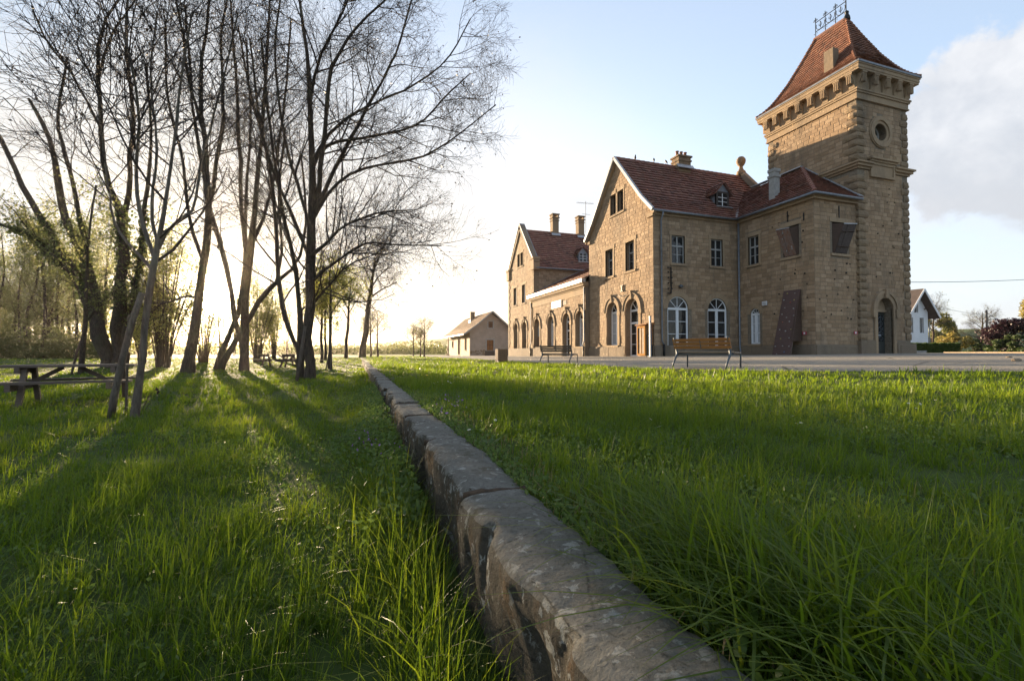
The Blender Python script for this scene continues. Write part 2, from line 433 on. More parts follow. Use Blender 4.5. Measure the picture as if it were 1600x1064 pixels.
b.bsdf(col, .92, nrm=b.bump(b.math('ADD', n, n3), .012), spec=.2)
b = NB('kerb_mat'); n = b.noise(9, 8, .72); n2 = b.noise(70, 5, .75); n3 = b.noise(2.2, 6, .65); n4 = b.noise(24, 7, .7)
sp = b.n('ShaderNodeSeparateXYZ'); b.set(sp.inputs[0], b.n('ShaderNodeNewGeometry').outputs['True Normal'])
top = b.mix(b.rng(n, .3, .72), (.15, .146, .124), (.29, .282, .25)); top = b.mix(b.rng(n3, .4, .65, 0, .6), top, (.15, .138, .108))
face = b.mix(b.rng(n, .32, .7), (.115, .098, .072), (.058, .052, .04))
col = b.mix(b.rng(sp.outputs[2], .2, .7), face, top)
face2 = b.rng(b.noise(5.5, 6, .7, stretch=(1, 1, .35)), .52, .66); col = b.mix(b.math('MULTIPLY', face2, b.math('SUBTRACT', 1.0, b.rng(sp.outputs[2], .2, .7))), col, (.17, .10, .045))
lich = b.math('MULTIPLY', b.rng(b.noise(21, 8, .62, dist=.5), .568, .606), b.rng(b.noise(3.1, 4, .6), .40, .56))
col = b.mix(b.math('MULTIPLY', lich, .9), col, (.41, .41, .37))
col = b.mix(b.math('MULTIPLY', b.rng(b.noise(4.2, 7, .7), .56, .68), .8), col, (.062, .056, .02))
col = b.mix(b.rng(n2, .5, .72, 0, .7), col, (.04, .037, .032))
cr_ = b.n('ShaderNodeTexVoronoi', feature='DISTANCE_TO_EDGE'); b.set(cr_.inputs['Vector'], b.pos()); cr_.inputs['Scale'].default_value = 2.3
col = b.mix(b.math('MULTIPLY', b.rng(cr_.outputs['Distance'], .012, .0), b.rng(n4, .45, .6)), col, (.03, .027, .022))
hh = b.math('ADD', b.math('ADD', n, b.math('MULTIPLY', n2, .3)), b.math('MULTIPLY', n4, .5))
b.bsdf(col, .92, nrm=b.bump(hh, .055, 1.0), spec=.2)
b = NB('hill_mat'); n = b.noise(.012, 6, .6); n2 = b.noise(.12, 4, .7)
col = b.mix(b.rng(n, .4, .6), (.055, .075, .03), (.13, .165, .055)); col = b.mix(b.rng(n2, .4, .7), col, (.045, .055, .028))
b.bsdf(col, .95, spec=.05)
b = NB('hill_field_mat'); n = b.noise(.006, 5, .6)
b.bsdf(b.mix(b.rng(n, .4, .6), (.15, .21, .07), (.23, .25, .10)), .95, spec=.05)
b = NB('rape_mat'); n = b.noise(.8, 4); b.bsdf(b.mix(n, (.35, .33, .03), (.22, .26, .04)), .9)
# ---------------------------------------------------------------- terrain
def grid_mesh(name, xs, ys, zf):
    X, Y = np.meshgrid(xs, ys); Zv = zf(X, Y); nx, ny = len(xs), len(ys)
    v = np.stack([X.ravel(), Y.ravel(), Zv.ravel()], 1)
    i = np.arange(nx - 1)[None, :] + np.arange(ny - 1)[:, None] * nx; i = i.ravel()
    return mesh_arrays(name, v, quads=np.stack([i, i + 1, i + nx + 1, i + nx], 1))
xs = np.concatenate([-np.geomspace(4000, 62, 22), np.arange(-60, -10, 2), np.arange(-10, .3, .4), [.45, .58], np.arange(.8, 14, .4), np.arange(14, 62, 2), np.geomspace(62, 4000, 22)])
ys = np.concatenate([-np.geomspace(600, 9, 10), np.arange(-8, 0, 1), np.arange(0, 30, .5), np.arange(30, 112, 1.5), np.geomspace(113, 5000, 26)])
tag(link('ground', grid_mesh('ground', xs, ys, ground), MATS['ground_mat']), kind='structure')

fy = np.arange(-9, 92.1, 1.0); fu = np.concatenate([np.linspace(0, 1, 14) ** 1.6])
FX = np.array([[edge_x(y) + (82 - edge_x(y)) * u for u in fu] for y in fy]); FY = np.repeat(fy[:, None], len(fu), 1)
FZ = ground(FX, FY) + .022; FZ[:, 0] -= .03
nx = len(fu); i = (np.arange(nx - 1)[None, :] + np.arange(len(fy) - 1)[:, None] * nx).ravel()
tag(link('forecourt', mesh_arrays('forecourt', np.stack([FX.ravel(), FY.ravel(), FZ.ravel()], 1), quads=np.stack([i, i + 1, i + nx + 1, i + nx], 1)), MATS['forecourt_mat']), kind='structure')

def hill(name, mat, px0, px1, dist, prof, depth, seed):
    """a long hill: crest heights over the angle, sloping to the plain on both sides"""
    n = 70; rows = []
    pxs = np.linspace(px0, px1, n)
    for k, (dd, hf) in enumerate(((-depth, 0), (-depth * .55, .45), (-depth * .25, .8), (0, 1), (depth * .5, .7), (depth, 0))):
        for j, px in enumerate(pxs):
            r = pray(px, 550); q = CAM + r * (dist + dd)
            t = j / (n - 1); h = np.interp(t, [p[0] for p in prof], [p[1] for p in prof])
            h = h * (1 + .06 * float(wob(px * .05, k, 1.0, seed)))
            rows.append((q[0], q[1], -1.0 + hf * h))
    i = (np.arange(n - 1)[None, :] + np.arange(5)[:, None] * n).ravel()
    tag(link(name, mesh_arrays(name, np.array(rows), quads=np.stack([i, i + 1, i + n + 1, i + n], 1)), MATS[mat]), kind='structure')
hill('hills', 'hill_mat', 1380, 2300, 420, [(0, 13), (.08, 19), (.16, 22), (.3, 21), (.6, 22), (1, 14)], 120, 1)
hill('far_slope', 'hill_field_mat', 330, 1000, 720, [(0, 6), (.3, 12), (.48, 20), (.56, 22), (.8, 20), (1, 13)], 240, 2)
b_ = MB(); q0 = at(560, 553.5, 260); q1 = at(760, 553.5, 230)
b_.box(q0[0], q0[1] - 12, -.4, q1[0], q1[1] + 14, .35)
tag(b_.build('rape_field', MATS['rape_mat']), kind='structure')

# ---------------------------------------------------------------- platform kerb, stone by stone
from mathutils import noise as mnoise
kerb = tag(empty('platform_kerb', (.5, 15, -.3)), 'weathered grey sandstone platform edge running through the grass from foreground to distance', 'kerb')
random.seed(5)
yk = -1.75; kn = 0
TOPZ = -.245
while yk < 36:
    L = 1.13 + random.uniform(-.06, .06)
    if kn == 0: L = 1.15
    y0, y1 = yk + .006, yk + L - .006
    near = -1.8 < yk < 5.5
    nu, prof = (70, None) if near else (14, None)
    dx = random.uniform(-.012, .012); dz = random.uniform(-.012, .008) - .0035 * max(0, yk - 12) ; tilt = random.uniform(-.012, .012)
    # section: left foot, left face, rounded arris, top, right foot
    sec = [(.395, -.34), (.39, -.22), (.385, -.15), (.382, -.09), (.383, -.05), (.389, -.024), (.404, -.008), (.43, -.001), (.48, .001), (.54, .002), (.60, 0), (.64, -.006), (.655, -.03), (.66, -.2)]
    if near:
        s2 = []
        for a_, c_ in zip(sec[:-1], sec[1:]): s2 += [a_, ((a_[0] + c_[0]) / 2, (a_[1] + c_[1]) / 2)]
        sec = s2 + [sec[-1]]
    m = len(sec); V = []
    for iu in range(nu + 1):
        t = iu / nu; y = y0 + (y1 - y0) * t
        e = min(t, 1 - t) * (y1 - y0); endc = max(0, 1 - e / .05)
        for k, (sx, sz) in enumerate(sec):
            x = sx + dx; z = TOPZ + sz + dz + tilt * (t - .5)
            nv = mnoise.fractal(Vector((x * 6, y * 5 + kn * 7, z * 6)), .9, 2.1, 5)
            n2 = mnoise.noise(Vector((x * 2.2 + 9, y * 2.0 + kn * 3, z * 2)))
            x += nv * .010 + (.010 * endc if sx < .45 else 0) + n2 * .010 * (1 if sx < .5 else .3)
            n5 = mnoise.fractal(Vector((x * 26, y * 26, z * 26 + kn)), .8, 2.0, 3) if near else 0
            x += n5 * .0035; z += nv * .008 - .012 * endc ** 2 * (.6 + .8 * abs(n2)) + n2 * .006 + n5 * .003
            if sz < -.005 and sx < .46:      # flaked arris
                bite = max(0, mnoise.noise(Vector((1.7, y * 2.9 + 3.1, z * 1.1))) - .20) * .15 + max(0, mnoise.noise(Vector((5.7, y * 9 + 1.3, z * 5))) - .25) * .05
                x += bite
            V.append((x, y, z))
    F = []
    for iu in range(nu):
        for k in range(m - 1): a0 = iu * m + k; F.append((a0, a0 + m, a0 + m + 1, a0 + 1))
    F.append(tuple(range(m))); F.append(tuple(nu * m + k for k in reversed(range(m))))
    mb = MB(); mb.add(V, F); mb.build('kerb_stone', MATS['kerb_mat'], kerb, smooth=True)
    # the footing stone below
    mb = MB(); y = y0
    while y < y1 - .05:
        l2 = min(random.uniform(.3, .6), y1 - y); x_ = .405 + random.uniform(0, .03)
        mb.box(x_, y + .006, -.85, .62, y + l2 - .006, TOPZ - .335 + dz)
        y += l2
    mb.build('footing_stone', MATS['kerb_mat'], kerb)
    # soil and moss in the joint
    mb = MB(); mb.tube([(.40 + .26 * t, yk + L + random.uniform(-.008, .008), TOPZ + dz - .016 + random.uniform(-.006, .004)) for t in np.linspace(0, 1, 9)], [.014 + random.uniform(0, .006) for _ in range(9)], 6)
    mb.build('joint_soil', MATS['soil'], kerb, smooth=True)
    yk += L; kn += 1
# ---------------------------------------------------------------- the station
random.seed(11)
ST = tag(empty('station_building', (24, 34, 0)), 'large tan sandstone railway station with red tiled gables and a tall square tower', 'building')
def unit_block(seed):
    r = random.Random(seed); c = .09; j = lambda: r.uniform(-.02, .02)
    v = [(-.5,0,-.5),(.5,0,-.5),(.5,0,.5),(-.5,0,.5),(-.5,.55,-.5),(.5,.55,-.5),(.5,.55,.5),(-.5,.55,.5),
         (-.5+.07+j(),1+j()*4,-.5+c+j()),(.5-.07+j(),1+j()*4,-.5+c+j()),(.5-.07+j(),1+j()*4,.5-c+j()),(-.5+.07+j(),1+j()*4,.5-c+j())]
    f = [(0,4,5,1),(1,5,6,2),(2,6,7,3),(3,7,4,0),(4,8,9,5),(5,9,10,6),(6,10,11,7),(7,11,8,4),(8,11,10,9)]
    return v, f
UB = [unit_block(i) for i in range(6)]
UBM = []
for i, (v, f) in enumerate(UB):
    me = bpy.data.meshes.new('stone_block'); me.from_pydata(v, [], f); me.materials.append(MATS['stone']); UBM.append(me)
n_indiv = [0]
def arch_loop(u0, u1, v0, v1, n=14, extra=0.0):
    uc = (u0 + u1) / 2; hw = (u1 - u0) / 2 + extra; vs = v1 - (u1 - u0) / 2
    pts = [(uc - hw, v0)] + [(uc - hw * math.cos(math.pi * i / n), vs + hw * math.sin(math.pi * i / n)) for i in range(n + 1)] + [(uc + hw, v0)]
    return pts
def op_loop(o, extra=0.0):
    if o['k'] == 'arch': return arch_loop(o['u0'], o['u1'], o['v0'], o['v1'], extra=extra)
    if o['k'] == 'round':
        return [(o['uc'] + (o['r'] + extra) * math.cos(2 * math.pi * i / 24), o['vc'] + (o['r'] + extra) * math.sin(2 * math.pi * i / 24)) for i in range(24)]
    e = extra; return [(o['u0'] - e, o['v0'] - e), (o['u0'] - e, o['v1'] + e), (o['u1'] + e, o['v1'] + e), (o['u1'] + e, o['v0'] - e)]
def op_span(o, va, vb):
    """part of the course va..vb taken by the opening and its surround"""
    sw = o.get('sw', .16)
    if o['k'] == 'round':
        R_ = o['r'] + o.get('sw', .35) * .8; d = min(abs(va - o['vc']), abs(vb - o['vc'])) if (va - o['vc']) * (vb - o['vc']) > 0 else 0
        if d >= R_: return None
        h = math.sqrt(R_ * R_ - d * d); return (o['uc'] - h, o['uc'] + h)
    top = o['v1'] + (.22 if o['k'] == 'rect' else sw * .8); bot = o['v0'] - (.14 if o.get('sill', True) else 0)
    if vb <= bot + .05 or va >= top - .05: return None
    if o['k'] == 'rect': return (o['u0'] - sw, o['u1'] + sw)
    uc = (o['u0'] + o['u1']) / 2; hw = (o['u1'] - o['u0']) / 2; vs = o['v1'] - hw; R_ = hw + sw * .75
    if va < vs: return (uc - R_, uc + R_)
    d = va - vs
    if d >= R_: return None
    h = math.sqrt(R_ * R_ - d * d); return (uc - h, uc + h)
def wall(fr, name, outline, ops=(), courses=None, hc=.24, clip=None, indiv=False, blen=(.30, .58), plinth=True, skip=None, proud=.014, mat='stone'):
    """courses=(u0,u1,v0,v1)"""
    loops = [[Vector((u, v, 0)) for u, v in outline]]
    for o in ops: loops.append([Vector((u, v, 0)) for u, v in op_loop(o)])
    flat = [p for l in loops for p in l]; tri = tessellate_polygon(loops)
    mb = MB(); mb.add([fr.p(p.x, p.y, 0) for p in flat], [tuple(t) for t in tri])
    for o in ops:
        l = op_loop(o); n = len(l); d = o.get('rev', .3)
        vs = [fr.p(u, v, 0) for u, v in l] + [fr.p(u, v, -d - .12) for u, v in l]
        mb.add(vs, [(i, (i + 1) % n, n + (i + 1) % n, n + i) for i in range(n)])
    w = mb.build(name, MATS['mortar'], ST)
    if courses:
        u0, u1, v0, v1 = courses; rects = []; v = v0; row = 0
        while v < v1 - .06:
            h = min(hc * random.uniform(.93, 1.07), v1 - v); va, vb = v, v + h
            lo, hi = (u0, u1)
            if clip: a, c = clip(va + h * .35); lo, hi = max(lo, a), min(hi, c)
            free = [(lo, hi)]
            spans = [op_span(o, va, vb) for o in ops] + [s for s in (skip(va, vb) if skip else [])]
            for s in spans:
                if not s: continue
                nf = []
                for a, c in free:
                    if s[1] <= a or s[0] >= c: nf.append((a, c)); continue
                    if s[0] > a: nf.append((a, s[0]))
                    if s[1] < c: nf.append((s[1], c))
                free = nf
            for a, c in free:
                u = a
                while u < c - .03:
                    l = random.uniform(*blen)
                    if c - u - l < .18: l = c - u
                    rects.append((u, u + l, va, vb)); u += l
            v = vb; row += 1
        mbj = MB(); off = root_loc(w)
        z = Vector((0, 0, 1)); xa = fr.n.cross(z)
        for (ua, ub, va, vb) in rects:
            dpt = proud * random.uniform(.7, 1.35); k = random.randrange(6); g = .010
            ln, h = ub - ua - 2 * g, vb - va - 2 * g
            if ln < .03 or h < .03: continue
            c = fr.p((ua + ub) / 2, (va + vb) / 2, 0)
            if indiv and n_indiv[0] < 300 and ln > .3 and h > .2:
                n_indiv[0] += 1
                o = link('stone_block', UBM[k], None, w)
                M = Matrix((xa, fr.n, z)).transposed().to_4x4() @ Matrix.Diagonal((ln, dpt, h, 1)); M.translation = c - off
                o.matrix_basis = M
            else:
                vs, fs = UB[k]
                mbj.add([c + xa * (x * ln) + fr.n * (y * dpt) + z * (q * h) for x, y, q in vs], fs)
        if mbj.v: mbj.build('stone_courses', MATS[mat], w, kind='stuff')
    if plinth and courses:
        u0, u1, v0, v1 = courses; pv = plinth if not isinstance(plinth, bool) else .72
        cuts = sorted((o['u0'] - .12, o['u1'] + .12) for o in ops if o['k'] != 'round' and o['v0'] < pv - .35)
        u = u0; segs = []
        for a, c in cuts: segs.append((u, a)); u = c
        segs.append((u, u1))
        for a, c in segs:
            n = max(1, round((c - a) / 1.05))
            for i in range(n):
                mb = MB(); x0 = a + (c - a) * i / n; x1 = a + (c - a) * (i + 1) / n; w1 = .075 + random.uniform(-.006, .008)
                vs = [fr.p(x0 + .006, -.6, 0), fr.p(x1 - .006, -.6, 0), fr.p(x1 - .006, -.6, w1), fr.p(x0 + .006, -.6, w1),
                      fr.p(x0 + .006, pv, 0), fr.p(x1 - .006, pv, 0), fr.p(x1 - .006, pv - .06, w1), fr.p(x0 + .006, pv - .06, w1)]
                mb.hexa(vs); mb.build('plinth_stone', MATS['stone_plinth'], w)
    return w
def ring(mb, fr, inner, outer, w0, w1, joints=True, skip_bottom=True):
    n = len(inner)
    for i in range(n - 1 if skip_bottom else n):
        j = (i + 1) % n; g = .0
        a, b_, c, d = inner[i], inner[j], outer[j], outer[i]
        t = random.random()
        mb.hexa([fr.p(*a, w0), fr.p(*b_, w0), fr.p(*c, w0), fr.p(*d, w0), fr.p(*a, w1), fr.p(*b_, w1), fr.p(*c, w1), fr.p(*d, w1)], t)
def panes(fr, wn_, cells, wd, mat='glass'):
    for c in cells:
        mb = MB()
        if len(c) == 4 and not isinstance(c[0], tuple): fr.box(mb, c[0], c[1], c[2], c[3], wd - .012, wd)
        else:
            pts = [fr.p(u, v, wd - .012) for u, v in c]; mb.prism(pts, fr.n * .012)
        mb.build('pane', MATS[mat], wn_)
def arch_window(fr, o, door=False, mat='paint_white', glass='glass', rows=3, sill=True):
    u0, u1, v0, v1 = o['u0'], o['u1'], o['v0'], o['v1']; d = -o.get('rev', .3); uc = (u0 + u1) / 2; hw = (u1 - u0) / 2; vs = v1 - hw
    fb = .075; mb = MB()
    inn = arch_loop(u0 + fb, u1 - fb, v0, v1 - fb); out = arch_loop(u0, u1, v0, v1)
    ring(mb, fr, inn, out, d - .04, d + .04)
    fr.box(mb, u0 + fb, u1 - fb, v0, v0 + .1, d - .035, d + .035)
    tr = [vs]; leaf_top = vs
    if door:
        leaf_top = v0 + 2.28; fr.box(mb, u0 + fb, u1 - fb, leaf_top - .06, leaf_top + .08, d - .045, d + .05)
    fr.box(mb, u0 + fb, u1 - fb, vs - .07, vs + .07, d - .045, d + .055)
    fr.box(mb, uc - .07, uc + .07, v0 + .1, (leaf_top if door else vs) - .06, d - .04, d + .05)
    nb = 4
    for i in range(1, nb):
        a = math.pi * i / nb; c0 = fr.p(uc, vs, d); c1 = fr.p(uc - (hw - fb) * math.cos(a), vs + (hw - fb) * math.sin(a), d)
        mb.bar(c0, c1, .035, .05, up=fr.n)
    hs = (leaf_top if door else vs) - v0 - .1
    cells = []
    ulist = ((u0 + fb, uc - .07), (uc + .07, u1 - fb))
    for a, c in ulist:
        for st in (a, c - .035): fr.box(mb, st, st + .035, v0 + .1, v0 + .1 + hs - .06, d - .03, d + .03)
        for r_ in range(rows):
            z0 = v0 + .1 + hs * r_ / rows; z1 = v0 + .1 + hs * (r_ + 1) / rows
            if r_: fr.box(mb, a, c, z0 - .016, z0 + .016, d - .02, d + .028)
            cells.append((a, c, z0, z1))
    if door: cells.append((u0 + fb, u1 - fb, leaf_top, vs))
    w = mb.build('door' if door else 'window', MATS[mat], ST)
    panes(fr, w, cells, d - .005, glass)
    n = 4
    for i in range(nb):
        pts = [(uc, vs)] + [(uc - (hw - fb * .5) * math.cos(math.pi * (i + q / n) / nb), vs + (hw - fb * .5) * math.sin(math.pi * (i + q / n) / nb)) for q in range(n + 1)]
        panes(fr, w, [pts], d - .005)
    if door:
        m2 = MB(); m2.tube([fr.p(uc + .04, v0 + 1.0, d + .06), fr.p(uc + .16, v0 + 1.0, d + .06)], .015, 6); m2.build('handle', MATS['iron_grey'], w)
    if sill and not door:
        m2 = MB(); fr.box(m2, u0 - .14, u1 + .14, v0 - .13, v0, d - .05, .10); m2.build('sill', MATS['stone_smooth'], w)
    return w
def hood(fr, o, w, sw=.26, hoodmould=True):
    """smooth surround with hood mould, keystone spur and impost blocks"""
    u0, u1, v0, v1 = o['u0'], o['u1'], o['v0'], o['v1']; uc = (u0 + u1) / 2; hw = (u1 - u0) / 2; vs = v1 - hw
    mb = MB(); ring(mb, fr, arch_loop(u0 + .001, u1 - .001, v0 - .02, v1), arch_loop(u0, u1, v0 - .02, v1, extra=sw), -.05, .05)
    mb.build('surround', MATS['stone_smooth'], w)
    if not hoodmould: return
    mb = MB(); n = 14; R0, R1 = hw + sw, hw + sw + .07
    pin = [(uc - R0 * math.cos(math.pi * i / n), vs + R0 * math.sin(math.pi * i / n) * 1.04) for i in range(n + 1)]
    pou = [(uc - R1 * math.cos(math.pi * i / n), vs + R1 * math.sin(math.pi * i / n) * 1.04) for i in range(n + 1)]
    ring(mb, fr, pin, pou, 0, .095)
    for s in (-1, 1):
        fr.box(mb, uc + s * (hw + sw / 2 + .06) - .19, uc + s * (hw + sw / 2 + .06) + .19, vs - .30, vs - .02, 0, .09)
        fr.box(mb, uc + s * (hw + sw / 2 + .04) - .15, uc + s * (hw + sw / 2 + .04) + .15, v0 + .15, v0 + .65, 0, .065)
    mb.build('hood_mould', MATS['stone_smooth'], w)
    mb = MB()
    k = [fr.p(uc - .07, v1 - .06, 0), fr.p(uc + .07, v1 - .06, 0), fr.p(uc + .06, v1 - .04, .10), fr.p(uc - .06, v1 - .04, .10),
         fr.p(uc - .09, v1 + .46, 0), fr.p(uc + .09, v1 + .46, 0), fr.p(uc + .075, v1 + .46, .17), fr.p(uc - .075, v1 + .46, .17)]
    mb.hexa(k); fr.box(mb, uc - .11, uc + .11, v1 + .46, v1 + .53, 0, .20)
    mb.build('keystone', MATS['stone_smooth'], w)
def rect_window(fr, o, mat='frame_grey', rows=3, sill=True, glass='glass', dark=False, lintel=True, jamb=True):
    u0, u1, v0, v1 = o['u0'], o['u1'], o['v0'], o['v1']; d = -o.get('rev', .3); uc = (u0 + u1) / 2; fb = .055; mb = MB()
    fr.box(mb, u0, u0 + fb, v0, v1, d - .04, d + .03); fr.box(mb, u1 - fb, u1, v0, v1, d - .04, d + .03)
    fr.box(mb, u0 + fb, u1 - fb, v0, v0 + fb, d - .04, d + .03); fr.box(mb, u0 + fb, u1 - fb, v1 - fb, v1, d - .04, d + .03)
    fr.box(mb, uc - .04, uc + .04, v0 + fb, v1 - fb, d - .04, d + .045)
    tz = v0 + (v1 - v0) * .63
    if rows == 3: fr.box(mb, u0 + fb, u1 - fb, tz - .05, tz + .05, d - .04, d + .05)
    zs = [v0 + fb, v0 + (tz - v0) * .52, tz, v1 - fb] if rows == 3 else [v0 + fb + (v1 - v0 - 2 * fb) * i / rows for i in range(rows + 1)]
    cells = []
    for a, c in ((u0 + fb, uc - .04), (uc + .04, u1 - fb)):
        for i in range(len(zs) - 1):
            cells.append((a, c, zs[i], zs[i + 1]))
            if i: fr.box(mb, a, c, zs[i] - .014, zs[i] + .014, d - .02, d + .028)
    w = mb.build('window', MATS[mat], ST); panes(fr, w, cells, d - .005, glass)
    sw = o.get('sw', .16)
    if sill:
        m2 = MB(); fr.box(m2, u0 - sw, u1 + sw, v0 - .15, v0 - .002, d - .05, .09); m2.build('sill', MATS['stone_smooth'], w)
    if lintel:
        m2 = MB(); fr.box(m2, u0 - sw - .06, u1 + sw + .06, v1 + .002, v1 + .26, -.08, .045); m2.build('lintel', MATS['stone_smooth'], w)
    if jamb:
        for a, c in ((u0 - sw, u0), (u1, u1 + sw)):
            m2 = MB(); fr.box(m2, a, c, v0, v1, -.08, .035); m2.build('jamb', MATS['stone_smooth'], w)
    return w
def blind_arch(fr, o, mat='plaster_shed', low='shutter_wood'):
    u0, u1, v0, v1 = o['u0'], o['u1'], o['v0'], o['v1']; d = -o.get('rev', .3); mb = MB()
    mb.prism([fr.p(u, v, d - .1) for u, v in arch_loop(u0, u1, v0, v1)], fr.n * .1); w = mb.build('window_infill', MATS[mat], ST)
    uc = (u0 + u1) / 2; m2 = MB(); fr.box(m2, u0 + .08, u1 - .08, v0 + .05, v0 + 1.05, d, d + .05); m2.build('shutter', MATS[low], w)
    m2 = MB(); fr.box(m2, u0 + .1, u1 - .1, v0 + 1.12, v1 - (u1 - u0) / 2, d + .002, d + .03); m2.build('pane', MATS['glass_curtain'], w)
    return w
def tile_rows(mb, edges, tw=.24, lift=.095, stagger=True):
    for k in range(len(edges) - 1):
        A, B = Vector(edges[k][0]), Vector(edges[k][1]); C, D_ = Vector(edges[k + 1][0]), Vector(edges[k + 1][1])
        L = (B - A).length
        if L < .05: continue
        n = max(1, round(L / tw)); rt_ = random.uniform(-.12, .12); nrm = (B - A).cross((C + D_) / 2 - (A + B) / 2).normalized()
        if nrm.z < 0: nrm = -nrm
        cuts = [0] + [(i + (.5 if stagger and k % 2 else 0)) / n for i in range(1 if not (stagger and k % 2) else 0, n)] + [1]
        for s0, s1 in zip(cuts[:-1], cuts[1:]):
            g = .02 * (s1 - s0); lf = nrm * lift * random.uniform(.8, 1.25)
            a = A.lerp(B, s0 + g); b_ = A.lerp(B, s1 - g); c = C.lerp(D_, s1 - g); d = C.lerp(D_, s0 + g)
            dn = (a - d).normalized() * .025
            mb.add([a + lf + dn, b_ + lf + dn, c + lf * .1, d + lf * .1, a + dn * .2 - nrm * .01, b_ + dn * .2 - nrm * .01], [(0, 1, 2, 3), (4, 5, 1, 0)], min(1, max(0, random.random() + rt_)))
def deck(mb, edges, th=.07):
    for k in range(len(edges) - 1):
        A, B = [Vector(p) for p in edges[k]]; C, D_ = [Vector(p) for p in edges[k + 1]]; e = Vector((0, 0, -th))
        mb.hexa([A + e, B + e, D_ + e, C + e, A - e * .02, B - e * .02, D_ - e * .02, C - e * .02])
def roof(edges_list, tile='tile_main', tw=.24, coarse=None, lift=.095):
    m = MB()
    for e in (coarse or edges_list): deck(m, e)
    r_ = m.build('roof', MATS['brown_side'], ST)
    m = MB()
    for e in edges_list: tile_rows(m, e, tw, lift)
    m.build('roof_tiles', MATS[tile], r_, kind='stuff'); return r_
def part(name, mat, *boxes, parent=None):
    m = MB()
    for b_ in boxes: m.box(*b_)
    return m.build(name, MATS[mat], parent or ST)
def tubes(name, mat, lines, r, n=8, parent=None):
    m = MB()
    for l in lines: m.tube(l, r, n)
    return m.build(name, MATS[mat], parent or ST, smooth=True)

